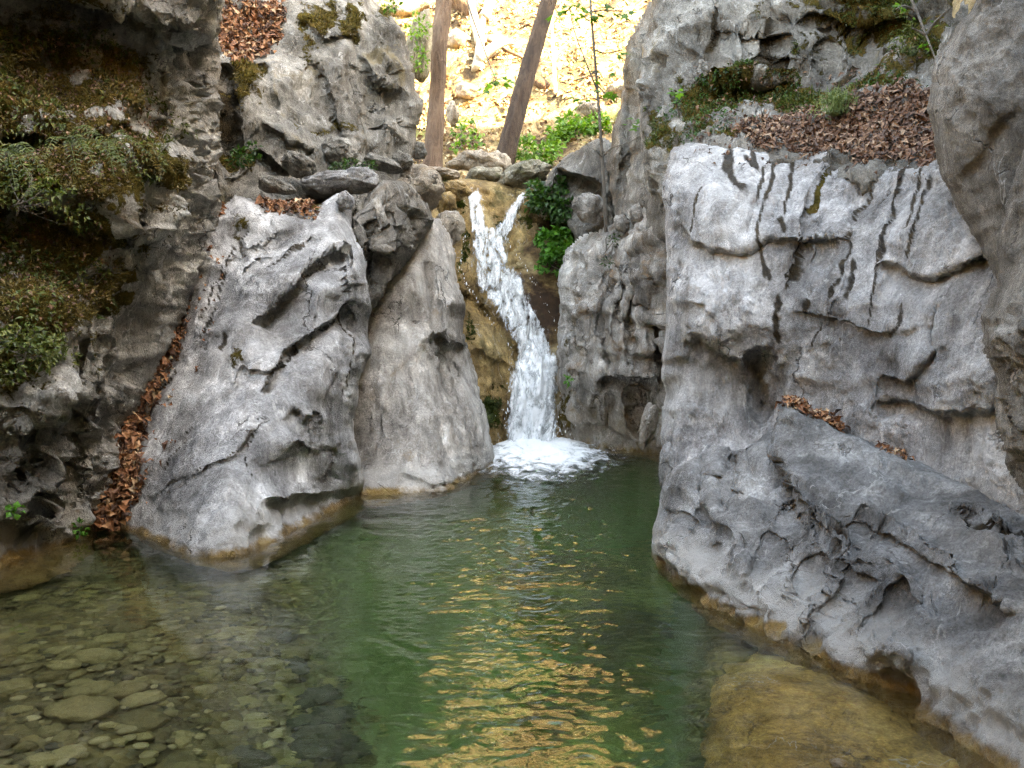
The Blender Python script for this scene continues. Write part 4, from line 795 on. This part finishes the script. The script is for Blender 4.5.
zones = lambda x, y: ('at the bottom left corner of the pool' if y < 3.7 and x < -1.2 else 'near the bottom edge, left of the golden ripples' if y < 3.9 else 'below the foot of the mossy cliff' if x < -1.9 and y > 4.6 else 'under the smooth water before the grey boulder' if y > 4.6 else 'on the middle of the shallow stony bed')
gp = []; V0, F0 = ico(2)
M_GRAV = Mat('fine gravel'); M_GRAV.princ(Base_Color=M_GRAV.ramp(M_GRAV.n('NewGeometry', _o='Random Per Island'), [(0, (.03, .022, .010)), (.5, (.11, .082, .034)), (1, (.24, .19, .10))]), Roughness=.8); M_GRAV = M_GRAV.m
for i in range(2600):
    y = RNG.uniform(2.6, 6.6); x = RNG.uniform(-4.2, -.1)
    if x > np.interp(y, [2.7, 3.6, 4.5, 5.3, 6.2, 6.6], [-.1, -.25, -.5, -.8, -1.7, -2.3]) or abs(x) / y > .62: continue
    r = float(np.clip(RNG.lognormal(-3.7, .45), .012, .05)); q = V0 * np.array([r, r * RNG.uniform(.6, 1), r * RNG.uniform(.4, .7)]); t = RNG.uniform(0, 6.28); q = q @ np.array([[math.cos(t), -math.sin(t), 0], [math.sin(t), math.cos(t), 0], [0, 0, 1]])
    gp.append((q * (1 + .15 * vnoise(V0 * 1.5 + i)[:, None]) + np.array([x, y, float(bed_z(np.array(x), np.array(y))) + r * .3 + .02]), F0))
V, F, _ = merge(gp); tag(link('gravel', V, F, M_GRAV), 'fine gravel filling the gaps between the sunken cobbles', 'gravel', kind='stuff')
seen_lab = {}
M_COBD = Mat('black weedy stone'); M_COBD.princ(Base_Color=M_COBD.ramp(M_COBD.noise(M_COBD.coord(), 6, 7, .7), [(.35, (.010, .009, .006)), (.7, (.05, .042, .02))]), Roughness=.8); M_COBD = M_COBD.m
dark_me = []
for me0 in protos[:4]:
    m2 = me0.copy(); m2.materials[0] = M_COBD; dark_me.append(m2)
for i in range(22):
    py = RNG.uniform(622, 752); px = np.interp(py, [622, 665, 700, 752], [292, 315, 322, 268]) + RNG.normal(0, 13 + (14 if py > 720 else 0)); q = pt(px, py, wl(py) + .42)
    o = bpy.data.objects.new('cobble', dark_me[i % 4]); COL.objects.link(o); r = RNG.uniform(.06, .13)
    o.location = (q[0], q[1], float(bed_z(np.array(q[0]), np.array(q[1]))) + r * .55); o.scale = (r, r, r * .8); o.rotation_euler = (0, 0, RNG.uniform(0, 6.28))
    tag(o, 'black weedy stone in the dark patch at the edge of the shallows', 'cobble', 'black stones at the edge of the shallows')
for i, (x, y, r, t) in enumerate(pl):
    o = bpy.data.objects.new('cobble', protos[i % 9]); COL.objects.link(o)
    z = float(bed_z(np.array(x), np.array(y))); o.location = (x, y, z + r * .25); o.scale = (r, r, r * RNG.uniform(.8, 1.1)); o.rotation_euler = (RNG.normal(0, .12), RNG.normal(0, .12), RNG.uniform(0, 6.28))
    zn = zones(x, y); size = 'large' if i < 40 else 'mid sized' if i < 120 else 'small'
    lab = f'{size} sunken olive cobble {zn}'
    if i < 40 and lab in seen_lab: lab = f'large sunken olive cobble {zn}'
    seen_lab[lab] = 1
    tag(o, lab, 'cobble', f'{size} cobbles {zn}')

# ================================================================== trees
def tree(label, pts, rads, mat, seed, crown_c):
    P = spline([pt(*p) for p in pts], 40); r = np.interp(np.linspace(0, 1, 40), np.linspace(0, 1, len(rads)), rads)
    root = empty('tree', P[3], label, 'tree'); L0 = np.array(P[3])
    V, F = tube(P, r, 20, seed, .16); 
    parts = [(V, F)]
    for k in range(6):
        a = k * 1.05 + seed; b0 = P[5] + np.array([math.cos(a), math.sin(a), 0]) * r[5] * .45; e = P[1] + np.array([math.cos(a) * .62, math.sin(a) * .5, -.12]); parts.append(tube(spline([P[8] + np.array([math.cos(a), math.sin(a), 0]) * r[8] * .5, b0, e], 8), np.linspace(.09, .05, 8), 8, k, .2))
    V, F, _ = merge(parts); link('trunk', V - L0, F, mat, root)
    cr = np.array(crown_c, float); lp, la = [], []; br = []
    for k in range(9):
        a = RNG.uniform(0, 6.28); t = RNG.uniform(.72, .98); b0 = P[int(t * 39)]; rad = RNG.uniform(1.6, 3.0)
        e = cr + np.array([math.cos(a) * rad, math.sin(a) * rad, RNG.uniform(-.4, 2.4)])
        q = spline([b0, (b0 + e) / 2 + [0, 0, .4], e], 10); br.append(tube(q, np.linspace(.07, .015, 10), 6))
        for m in range(5):
            c = e + RNG.normal(0, .55, 3); n = 34; lp.append(c + RNG.normal(0, .38, (n, 3))); la.append(RNG.normal(0, 1, (n, 3)) - [0, 0, .4])
    V, F, _ = merge(br); link('limb', V - L0, F, mat, root)
    lp, la = np.vstack(lp), np.vstack(la); V, F = leaves(lp, la, RNG.normal(0, .4, lp.shape) + [0, 0, 1], RNG.uniform(.10, .2, len(lp)), .11)
    link('crown', V - L0, F, M_MAPLE, root)
tree('pale brown straight trunk standing just right of the pale cliff', [(429, 190, 17.9), (433, 160, 17.9), (437, 100, 18.0), (440, 40, 18.0), (444, 0, 18.1), (448, -120, 18.2), (452, -460, 18.6)], [.27, .19, .165, .16, .155, .14, .10], M_BARK, 3, pt(450, -500, 18.8))
tree('dark trunk leaning to the right behind the round boulder', [(497, 185, 18.4), (505, 155, 18.4), (519, 105, 18.4), (534, 50, 18.5), (549, 0, 18.6), (580, -110, 18.9), (645, -440, 19.6)], [.27, .215, .17, .158, .152, .14, .10], M_BARKD, 5, pt(670, -520, 19.8))

# sapling with maple leaves
MAPLE2D = np.array([(0, 0), (.16, .10), (.46, .02), (.36, .22), (.52, .48), (.26, .46), (.16, .58), (0, 1.0), (-.16, .58), (-.26, .46), (-.52, .48), (-.36, .22), (-.46, .02), (-.16, .10)])
def maple(P, A, N, L):
    A = unit(A); Sx = unit(np.cross(A, N)); N = np.cross(Sx, A)
    V = P + (MAPLE2D[:, :1] * Sx + MAPLE2D[:, 1:] * A + (-.25 * np.abs(MAPLE2D[:, :1]) + -.15 * MAPLE2D[:, 1:] ** 2) * N) * L
    c = P + A * .35 * L; V = np.vstack([V, c]); n = len(MAPLE2D)
    return V, [[i, (i + 1) % n, n] for i in range(n)]
def sapling(name, label, cat, stem, rads, twigs, lv, mat_leaf=M_MAPLE, mat_stem=M_TWIG):
    P = spline([pt(*p) for p in stem], 30); root = empty(name, P[0], label, cat); L0 = np.array(P[0])
    V, F = tube(P, np.interp(np.linspace(0, 1, 30), np.linspace(0, 1, len(rads)), rads), 8); link('stem', V - L0, F, mat_stem, root)
    for tw in twigs:
        q = spline([pt(*p) for p in tw], 10); V, F = tube(q, np.linspace(.012, .005, 10), 6); link('twig', V - L0, F, mat_stem, root)
    parts = []
    for (x, y, d, n, spread, size) in lv:
        for k in range(n):
            p = pt(x + RNG.normal(0, spread), y + RNG.normal(0, spread * .55), d + RNG.normal(0, .12))
            a = RNG.normal(0, 1, 3) * [1, .6, .25] + [0, -.3, -.35]; parts.append(maple(p, a, np.array([0, -.35, 1]) + RNG.normal(0, .3, 3), size * RNG.uniform(.7, 1.2)))
    V, F, _ = merge(parts); link('foliage', V - L0, F, mat_leaf, root, smooth=False); return root
sapling('maple_sapling', 'thin maple sapling with sparse leaves rising from the cracked rock before the hillside', 'sapling',
        [(606, 232, 13.1), (604, 190, 13.1), (602, 155, 13.1), (599, 110, 13.1), (595, 60, 13.1), (591, 10, 13.1), (588, -60, 13.1), (590, -120, 13.1)], [.028, .024, .02, .016, .010],
        [[(602, 157, 13.1), (596, 151, 13.0), (586, 144, 13.0)], [(602, 157, 13.1), (612, 148, 12.9), (630, 142, 12.7), (648, 131, 12.6)], [(597, 90, 13.1), (585, 60, 13.1), (574, 30, 13.2), (570, 8, 13.2)], [(598, 100, 13.1), (590, 98, 13.1), (572, 102, 13.1)], [(597, 85, 13.1), (606, 94, 13.1), (614, 96, 13.0)], [(594, 50, 13.1), (606, 53, 13.1), (622, 50, 13.0)], [(592, 12, 13.1), (605, 10, 13.1), (622, 12, 13.0)], [(596, 70, 13.1), (588, 76, 13.1), (575, 80, 13.1)]],
        [(572, 14, 13.1, 12, 8, .16), (602, 9, 13.1, 12, 11, .16), (570, 4, 13.2, 7, 7, .16), (576, 101, 13.1, 5, 6, .15), (593, 96, 13.0, 5, 7, .15), (610, 95, 13.0, 3, 4, .15), (594, 76, 13.1, 6, 8, .15), (618, 51, 13.0, 5, 5, .15), (634, 122, 12.6, 6, 6, .13), (648, 126, 12.6, 4, 4, .15), (622, 14, 13.0, 5, 5, .15), (588, -60, 13.1, 20, 16, .17)])
sapling('maple_seedling', 'small bright maple seedling growing from the mossy edge of the right cliff', 'seedling', [(680, 118, 8.55), (677, 105, 8.4), (674, 92, 8.3)], [.006, .004], [], [(674, 90, 8.25, 7, 4, .075), (678, 100, 8.3, 2, 3, .06)])
sapling('hanging_branch', 'thin leafy branch hanging before the hillside left of the dark trunk', 'branch', [(448, -60, 17.2), (470, 10, 17.0), (488, 60, 16.8), (496, 80, 16.7)], [.02, .008], [[(496, 80, 16.7), (490, 84, 16.7), (484, 88, 16.7)]], [(497, 80, 16.7, 9, 6, .19), (486, 87, 16.7, 4, 3, .18), (508, 80, 16.7, 3, 2, .17)])
sapling('bare_branch', 'bare reddish twig with few leaves hanging from the top of the mossy cliff at right', 'branch', [(905, -15, 7.2), (917, 12, 7.0), (926, 35, 6.8), (936, 60, 6.6)], [.012, .005], [[(917, 12, 7.0), (905, 6, 7.0), (896, 9, 6.9)], [(926, 35, 6.8), (935, 22, 6.8), (950, 8, 6.8)], [(926, 35, 6.8), (912, 28, 6.8)]], [(902, 8, 6.9, 6, 6, .06), (920, 45, 6.8, 4, 6, .05), (930, 20, 6.8, 3, 8, .05)])

def bush(name, label, cat, blobs, mat, size, width=.6, per=60, base=None, stems=True, rounder=False):
    """blobs: (x, y, rx, ry, d, dy) leaf clumps in metres-equivalent of their picture size"""
    c0 = pt(*(base or (blobs[0][0], blobs[0][1] + blobs[0][3], blobs[0][4]))); root = empty(name, c0, label, cat)
    PP, AA, sts = [], [], []
    for (x, y, rx, ry, d) in blobs:
        k = d / FPX; n = max(8, int(per * rx * ry / 100.)); c = pt(x, y, d)
        u = RNG.normal(0, 1, (n, 3)); u = unit(u) * RNG.random((n, 1)) ** .45 * np.array([rx, (rx + ry) * .5, ry]) * k
        keep = fbm((c + u) * 1.0, 3 / max(.15, rx * k), 2, .5, 4) > -.35; u = u[keep]
        PP.append(c + u); AA.append(unit(u) + RNG.normal(0, .55, u.shape) + [0, 0, -.1])
        for j in range(3 if stems else 0):
            e = c + RNG.normal(0, .4, 3) * np.array([rx, rx, ry]) * k; sts.append(tube(spline([c0 + RNG.normal(0, .03, 3), (c0 + e) / 2 + RNG.normal(0, .05, 3), e], 6), np.linspace(.010, .003, 6) * (1 if d > 9 else .6), 5))
    PP, AA = np.vstack(PP), np.vstack(AA); nn = len(PP)
    V, F = leaves(PP, AA, RNG.normal(0, .55, PP.shape) + [0, -.35, 1], size * RNG.uniform(.6, 1.25, nn), size * width, .2)
    link('foliage', V - c0, F, mat, root, smooth=False)
    if sts: V, F, _ = merge(sts); link('stem', V - c0, F, M_TWIG, root)
    return root
bush('shrub', 'bright sunlit green shrub behind the hollowed boulder', 'shrub', [(578, 133, 22, 14, 20.0), (560, 138, 14, 12, 19.8), (598, 126, 12, 12, 20.0), (570, 122, 12, 8, 20.3)], M_BUSH, .15, .7, 130)
bush('shrub', 'darker green shrub between the dark trunk and the bright shrub', 'shrub', [(524, 150, 14, 12, 18.9), (541, 155, 16, 10, 18.5), (552, 147, 9, 9, 18.8)], M_BUSH, .13, .7, 120)
bush('plant', 'low sunlit plants right of the pale trunk', 'plant', [(462, 132, 10, 9, 19.8), (474, 140, 10, 8, 19.5), (455, 148, 6, 5, 19.2), (465, 122, 9, 6, 20.2)], M_BUSH, .13, .7, 70)
bush('plant', 'yellow green weeds beside the mossy outcrop left of the pale trunk', 'plant', [(418, 28, 11, 14, 17.0), (420, 60, 8, 12, 17.0)], M_BUSH, .09, .7, 70)
bush('leafy_plant', 'round leaved bright green plant beside the waterfall', 'plant', [(546, 240, 10, 8, 15.0), (560, 236, 9, 7, 15.0), (568, 252, 7, 11, 15.0), (553, 254, 9, 9, 14.9), (543, 266, 6, 6, 15.05), (561, 270, 5, 6, 15.0)], M_IVY, .105, .95, 190)
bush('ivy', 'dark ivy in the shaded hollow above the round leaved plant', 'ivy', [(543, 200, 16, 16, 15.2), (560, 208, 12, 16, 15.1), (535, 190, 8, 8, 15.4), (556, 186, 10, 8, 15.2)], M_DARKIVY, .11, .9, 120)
bush('plant', 'tiny green plant at the right foot of the waterfall', 'plant', [(568, 380, 3, 6, 13.3)], M_IVY, .06, .8, 160, stems=False)
bush('plant', 'reddish green tuft in the notch atop the cracked rock', 'plant', [(613, 240, 6, 7, 12.9), (607, 262, 6, 5, 12.7)], M_DARKIVY, .06, .4, 90)
bush('herb', 'leafy green herb patch on the mossy cliff at the left edge', 'herb', [(22, 340, 26, 16, on_cliff(22, 340)), (40, 352, 20, 18, on_cliff(40, 352)), (12, 372, 18, 12, on_cliff(12, 372)), (56, 345, 10, 14, on_cliff(56, 345))], M_FERN, .045, .55, 70)
bush('herb', 'two leaved seedling on the grey stone above the left waterline', 'herb', [(15, 511, 6, 4, on_cliff(15, 511))], M_IVY, .06, .85, 60, stems=False)
bush('herb', 'small green weed where the heaped leaves meet the water', 'herb', [(80, 530, 7, 7, 7.35)], M_IVY, .05, .7, 60)
bush('herb', 'little green sprigs below the dark hollow of the mossy cliff', 'herb', [(92, 264, 13, 6, on_cliff(92, 264)), (104, 272, 8, 5, on_cliff(104, 272))], M_FERN, .04, .6, 60)
bush('creeper', 'dark creeper leaves spilling over the hollow under the ferns', 'creeper', [(20, 185, 30, 22, on_cliff(20, 185)), (55, 195, 22, 16, on_cliff(55, 195)), (5, 160, 20, 14, on_cliff(5, 160)), (70, 215, 20, 12, on_cliff(70, 215))], M_FERN, .05, .6, 26)
bush('plant', 'dark green plant in the cleft beside the pale cliff', 'plant', [(240, 158, 12, 10, 10.2), (252, 150, 8, 8, 10.3)], M_DARKIVY, .07, .7, 70)
bush('plant', 'mossy green plant on the stone heap behind the grey boulder', 'plant', [(352, 164, 12, 6, 11.0), (338, 168, 10, 5, 10.9), (368, 166, 8, 5, 11.0)], M_DARKIVY, .06, .5, 120)
bush('plant', 'green weeds on the crest of the pale cliff', 'plant', [(392, 6, 8, 6, 12.8)], M_BUSH, .08, .6, 100)

# ferns on the mossy cliff
def fern(label, x, y, d, fr):
    d = on_cliff(x, y, .24); c0 = pt(x, y, d); root = empty('fern', c0, label, 'fern')
    for (dx, dy, dd, L) in fr:
        e = pt(x + dx, y + dy, d + dd); mid = (c0 + e) / 2 + np.array([0, -.03, .07]); q = spline([c0, mid, e], 16)
        V, F = tube(q, np.linspace(.004, .0015, 16), 5); parts = [(V, F)]
        T = unit(np.gradient(q, axis=0)); Nn = np.array([0, -.5, 1.0])
        for i in range(2, 16):
            s = unit(np.cross(T[i], Nn)); w = L * math.sin(math.pi * (.12 + .86 * i / 16)) ** .8
            for sg in (-1, 1):
                V, F = leaves(q[i:i + 1], (s * sg + T[i] * .45 - np.array([0, 0, .15]))[None], Nn[None], [w], w * .3, .1); parts.append((V, F))
        V, F, _ = merge(parts); link('frond', V - c0, F, M_FERN, root, smooth=False)
fern('fern with yellowish fronds arching over the dark hollow of the cliff', 68, 140, 6.0, [(48, 8, -.25, .06), (58, 26, -.3, .06), (30, -6, -.2, .055), (10, 34, -.35, .06), (-24, 18, -.3, .06), (34, 36, -.4, .06), (-8, -10, -.1, .05), (20, 14, -.35, .055)])
fern('fern with green fronds pointing right beside the pale stone knobs', 108, 140, 6.35, [(30, 24, -.2, .05), (44, 16, -.1, .05), (18, 34, -.3, .05), (26, 2, -.1, .045), (6, 36, -.3, .05)])
fern('fern at the left edge hanging beneath the mossy bulge', 8, 150, 5.85, [(30, 10, -.2, .06), (24, 34, -.3, .06), (-14, 26, -.3, .06), (40, 24, -.3, .05), (8, 40, -.3, .05)])

# grass tuft on the right ledge
def tuft(label, x, y, d, n, h, spread, mat=M_GRASS):
    c = pt(x, y, d); P = c + np.clip(RNG.normal(0, spread, (n, 3)), -1.6 * spread, 1.6 * spread) * [1, .8, .15]; A = RNG.normal(0, .45, (n, 3)) + [0, 0, 1]
    V, F = blades(P, A, h * RNG.uniform(.5, 1.1, n), .009); Vh, Fh = boulder(spread * .9, spread * .9, spread * .4, 5, 3); parts = [(V, F), (Vh + c - [0, 0, spread * .2], Fh)]
    tips = P + unit(A) * h * .5; lv = leaves(np.repeat(tips, 3, 0) + RNG.normal(0, h * .08, (n * 3, 3)), RNG.normal(0, .7, (n * 3, 3)) + [0, 0, .8], RNG.normal(0, 1, (n * 3, 3)), .045, .012); parts.append(lv)
    V, F, _ = merge(parts); return tag(link('grass_tuft', V, F, mat, smooth=False), label, 'grass tuft')
tuft('pale grey green tuft growing out of the leaf litter on the right ledge', 836, 112, 7.5, 130, .24, .06)

# ================================================================== leaf litter
def litter(name_label, r, n, poly, size, mat, lift=.02, extra=None, cat='leaves'):
    P, N = scatter(r, n, poly); P = P + N * (RNG.random((n, 1)) ** 1.5 * lift) + [0, 0, .004]
    A = RNG.normal(0, 1, (n, 3)); A = A - N * (A * N).sum(1, keepdims=True) * .75; NN = N + RNG.normal(0, .45, (n, 3))
    V, F = leaves(P, A, NN, size * np.clip(RNG.lognormal(-.25, .4, n), .25, 1.7), size * RNG.uniform(.22, .75, n), .45)
    parts = [(V, F)]
    if extra is not None: parts.append(extra)
    V, F, _ = merge(parts); return tag(link('fallen_leaves', V, F, mat, smooth=False), name_label, cat, kind='stuff')
mound = rock('fallen_leaves', 'x', 'leaves', [(186, 268), (196, 280), (181, 325), (157, 375), (138, 420), (131, 450), (140, 470), (130, 495), (118, 525), (98, 535), (90, 520), (102, 470), (116, 428), (140, 375), (164, 325), (178, 285)],
     [(190, 275, 9.55), (172, 325, 9.0), (148, 380, 8.6), (126, 435, 8.2), (115, 475, 7.98), (102, 500, 7.85), (108, 525, 7.78), (142, 465, 7.85)], M_LITTER, T=.5, R=8, E=.12, cell=2.4, big=.03, fac=.02, seed=70, key='mound')
me = mound['o'].data; mv = np.array([v.co[:] for v in me.vertices]) + np.array(mound['o'].location); mf = [list(p.vertices) for p in me.polygons]; bpy.data.objects.remove(mound['o'])
litter('reddish brown fallen leaves heaped in the gully between mossy cliff and grey boulder', mound, 1900, [(170, 255), (205, 265), (160, 400), (150, 480), (120, 540), (80, 540), (90, 460), (150, 310)], .10, M_LITTER, .08, (mv, mf))
RC = ROCKS['mossy_cliff']
litter('dark brown leaf litter covering the ledge above the pale limestone wall', RC, 4600, [(742, 130), (752, 118), (775, 112), (800, 108), (822, 114), (850, 108), (880, 104), (900, 94), (922, 98), (938, 88), (945, 150), (930, 172), (905, 150), (870, 158), (840, 148), (815, 156), (790, 148), (768, 152), (745, 146)], .07, M_LITTER_D, .04)
litter('patch of brown leaves caught on the crest of the polished rock', ROCKS['limestone_block'], 420, [(782, 400), (815, 396), (838, 408), (852, 430), (838, 436), (812, 420), (786, 410)], .06, M_LITTER, .05)
litter('thin line of brown leaves on the polished rock, right of the leaf patch', ROCKS['limestone_block'], 70, [(876, 444), (900, 446), (914, 460), (900, 462), (880, 452)], .055, M_LITTER, .02)
litter('brown leaves covering the slope at the top of the pale cliff', ROCKS['pale_cliff'], 1500, [(225, 0), (285, 0), (280, 40), (262, 55), (235, 60), (224, 40)], .11, M_LITTER, .05)
litter('red brown leaves lying along the top of the grey boulder', MAIN, 420, [(258, 196), (312, 198), (312, 216), (286, 214), (262, 212)], .085, M_LITTER, .06)
litter('few brown leaves in the cleft at the upper left of the grey boulder', MAIN, 120, [(202, 200), (226, 190), (224, 222), (206, 232)], .08, M_LITTER, .04)
litter('scattered dead leaves on the mossy cliff', CLIFF, 1500, [(0, 30), (120, 40), (180, 120), (130, 170), (90, 200), (110, 300), (60, 330), (0, 330)], .045, M_LITTER_D, .03)
litter('few dead leaves strewn over the broken cliff above the leafy ledge', RC, 380, [(700, 60), (800, 60), (930, 40), (930, 100), (800, 110), (680, 150)], .05, M_LITTER_D, .02)
def cover(label, r, n, poly, size, mat):
    P, N = scatter(r, n, poly); k = fbm(P, 2.2, 3, .6, 12) > .05; P, N = P[k], N[k]; n = len(P)
    A = N * .8 + RNG.normal(0, .7, (n, 3)) + [0, 0, -.15]
    V, F = leaves(P + N * .015, A, np.array([0, -.4, 1]) + RNG.normal(0, .5, (n, 3)), size * np.clip(RNG.lognormal(-.1, .35, n), .4, 1.8), size * .45, .3)
    return tag(link('ground_cover', V, F, mat, smooth=False), label, 'ground cover', kind='stuff')
cover('small green leaves growing through the moss of the left cliff', CLIFF, 5200, [(0, 20), (110, 30), (190, 130), (140, 180), (80, 230), (115, 300), (70, 370), (40, 400), (0, 400)], .05, M_FERN)
cover('tiny dark green leaves growing on the mossy shelf of the right cliff', RC, 1500, [(650, 110), (700, 70), (760, 80), (900, 70), (930, 90), (800, 105), (735, 125), (720, 140), (680, 145)], .045, M_DARKIVY)
cover('dark leaves growing in the shady top corner of the right cliff', RC, 1800, [(800, -20), (960, -20), (945, 60), (880, 50), (810, 30)], .05, M_FERN)
litter('stray brown leaves scattered over the top of the pale limestone wall', ROCKS['limestone_wall'], 120, [(690, 140), (940, 140), (940, 185), (850, 172), (700, 165)], .05, M_LITTER_D, .01)
litter('stray brown leaves lying on the left flank of the grey boulder', MAIN, 70, [(205, 240), (240, 230), (190, 400), (150, 500), (118, 520), (150, 400)], .07, M_LITTER, .015)
litter('stray leaves around the leafy ledge of the right cliff', RC, 260, [(690, 100), (760, 85), (945, 80), (945, 175), (720, 170), (690, 150)], .055, M_LITTER_D, .02)
# golden leaves on the sunny hillside
n = 16000; hy = RNG.uniform(16.5, 33, n); hx = RNG.uniform(-.24, .27, n) * hy * 1.05; hz = ground_z(hx, hy)
dz = 0.1; nx = -(ground_z(hx + dz, hy) - hz) / dz; ny = -(ground_z(hx, hy + dz) - hz) / dz
Nn = unit(np.stack([nx, ny, np.ones(n)], -1)); A = RNG.normal(0, 1, (n, 3)); A -= Nn * (A * Nn).sum(1, keepdims=True) * .8
V, F = leaves(np.stack([hx, hy, hz], -1) + Nn * .02, A, Nn + RNG.normal(0, .5, (n, 3)), RNG.uniform(.08, .22, n), RNG.uniform(.05, .12, n), .35)
tag(link('fallen_leaves', V, F, M_GOLDLEAF, smooth=False), 'golden dry leaves strewn over the sunlit hillside', 'leaves', kind='stuff')

# ================================================================== moss
def moss(label, r, n, lo, hi, size, mat):
    P, N = scatter(r, n, wmoss=(lo, hi)); A = N + RNG.normal(0, .6, (n, 3)) + [0, 0, .1]
    V, F = blades(P - N * .004, A, size * RNG.uniform(.4, 1.3, n) * (1 + .8 * fbm(P, 5, 3, .6, 9)), size * .45)
    return tag(link('moss', V, F, mat, smooth=False), label, 'moss', kind='stuff')
moss('thick olive moss clothing the left cliff', CLIFF, 42000, .35, .7, .032, M_MOSS)
moss('moss on the broken cliff above the leafy ledge', RC, 14000, .4, .75, .035, M_MOSSG)
moss('moss on the crest and foot of the pale cliff', ROCKS['pale_cliff'], 6000, .4, .7, .045, M_MOSS)
moss('wet moss on the rock step beside the falling water', LEDGE, 7000, .4, .7, .045, M_MOSSG)

# ================================================================== wood and rocks on the hillside
def branch(name, label, cat, pts, rads, mat, forks=()):
    P = spline([ground_at(x, y)[0] + [0, 0, h] for x, y, h in pts], 24); parts = [tube(P, np.interp(np.linspace(0, 1, 24), np.linspace(0, 1, len(rads)), rads), 10, 3, .2)]
    for fk in forks:
        q = spline([ground_at(x, y)[0] + [0, 0, h] for x, y, h in fk], 12); parts.append(tube(q, np.linspace(rads[-1], rads[-1] * .4, 12), 7))
    V, F, _ = merge(parts); return tag(link(name, V, F, mat), label, cat)
branch('dead_branch', 'bleached dead branch lying on the sunny slope between the trunks', 'branch', [(487, 12, .3), (482, 35, .25), (480, 55, .2), (478, 74, .1)], [.05, .09, .16], M_WHITE, [[(479, 68, .2), (497, 60, .35), (512, 58, .4)], [(481, 52, .2), (474, 38, .5), (470, 26, .8)], [(484, 26, .2), (494, 16, .5)]])
branch('dead_branch', 'thin brown stick lying on the slope behind the dark trunk', 'branch', [(488, 48, .2), (505, 56, .15), (522, 64, .15)], [.05, .04, .03], M_LOG)
branch('fallen_log', 'dark reddish rotten log at the top of the picture beside the pale trunk', 'log', [(450, 4, .2), (462, 10, .15), (474, 18, .1)], [.32, .3, .22], M_LOG)
branch('fallen_log', 'short dark log piece on the slope right of the dark trunk', 'log', [(533, 83, .1), (542, 88, .1), (549, 90, .05)], [.11, .13, .09], M_LOG)
branch('slender_stem', 'slender pale stem standing on the slope right of the dark trunk', 'stem', [(556, 95, 0), (553, 78, .6), (551, 60, 1.2)], [.05, .04, .03], M_WHITE)
for i, (x, y, s, lab) in enumerate([(405, 12, .55, 'brown rock on the slope left of the pale trunk'), (470, 95, .3, 'small brown rock on the slope between the trunks'), (590, 112, .3, 'small tan rock above the bright shrub'), (618, 92, .28, 'tan rock near the right edge of the slope'), (458, 42, .35, 'reddish rock beside the pale trunk on the slope')]):
    p, d = ground_at(x, y); V, F = boulder(s, s, s * .7, 90 + i, 4); tag(link('rock', V + p + [0, 0, s * .15], F, M_TOP), lab, 'rock')
# ================================================================== light, sky, camera
az, el = math.radians(-25), math.radians(42)       # azimuth from +X, the sun stands to the right and a little behind
sv = Vector((math.cos(az) * math.cos(el), math.sin(az) * math.cos(el), math.sin(el)))
ld = bpy.data.lights.new('sun', 'SUN'); ld.energy = 3.3; ld.angle = math.radians(.5); ld.color = (1, .93, .80)
lo = bpy.data.objects.new('sun', ld); COL.objects.link(lo); lo.location = (20, -5, 25); lo.rotation_euler = sv.to_track_quat('Z', 'Y').to_euler()
wd = bpy.data.worlds.new('World'); S.world = wd; wd.use_nodes = True
nt = wd.node_tree; bg = nt.nodes.get('Background') or nt.nodes.new('ShaderNodeBackground')
sk = nt.nodes.new('ShaderNodeTexSky'); sk.sky_type = 'NISHITA'; sk.sun_disc = False; sk.sun_elevation = el; sk.sun_rotation = math.atan2(sv.x, sv.y)
nt.links.new(sk.outputs[0], bg.inputs[0]); bg.inputs[1].default_value = .15
cd = bpy.data.cameras.new('camera'); co = bpy.data.objects.new('camera', cd); COL.objects.link(co)
co.location = CAM; co.rotation_euler = (math.pi / 2 - PITCH, 0, 0); cd.sensor_width = 36; cd.lens = FPX * 36 / 1024; cd.clip_end = 1000; cd.clip_start = .05
S.camera = co
vs = S.view_settings; vs.view_transform = 'Standard'; vs.look = 'None'; vs.gamma = 1; vs.exposure = 4.45
try:
    vs.use_white_balance = True; vs.white_balance_temperature = 10700; vs.white_balance_tint = 8
except Exception: pass
cy = S.cycles; cy.use_denoising = True; cy.denoiser = 'OPENIMAGEDENOISE'; cy.denoising_input_passes = 'RGB_ALBEDO_NORMAL'; cy.denoising_prefilter = 'NONE'; cy.adaptive_threshold = .02; cy.max_bounces = 9; cy.diffuse_bounces = 3; cy.transmission_bounces = 8; cy.glossy_bounces = 4; cy.transparent_max_bounces = 16; cy.volume_bounces = 1
cy.caustics_refractive = True; cy.caustics_reflective = False; cy.sample_clamp_indirect = 6
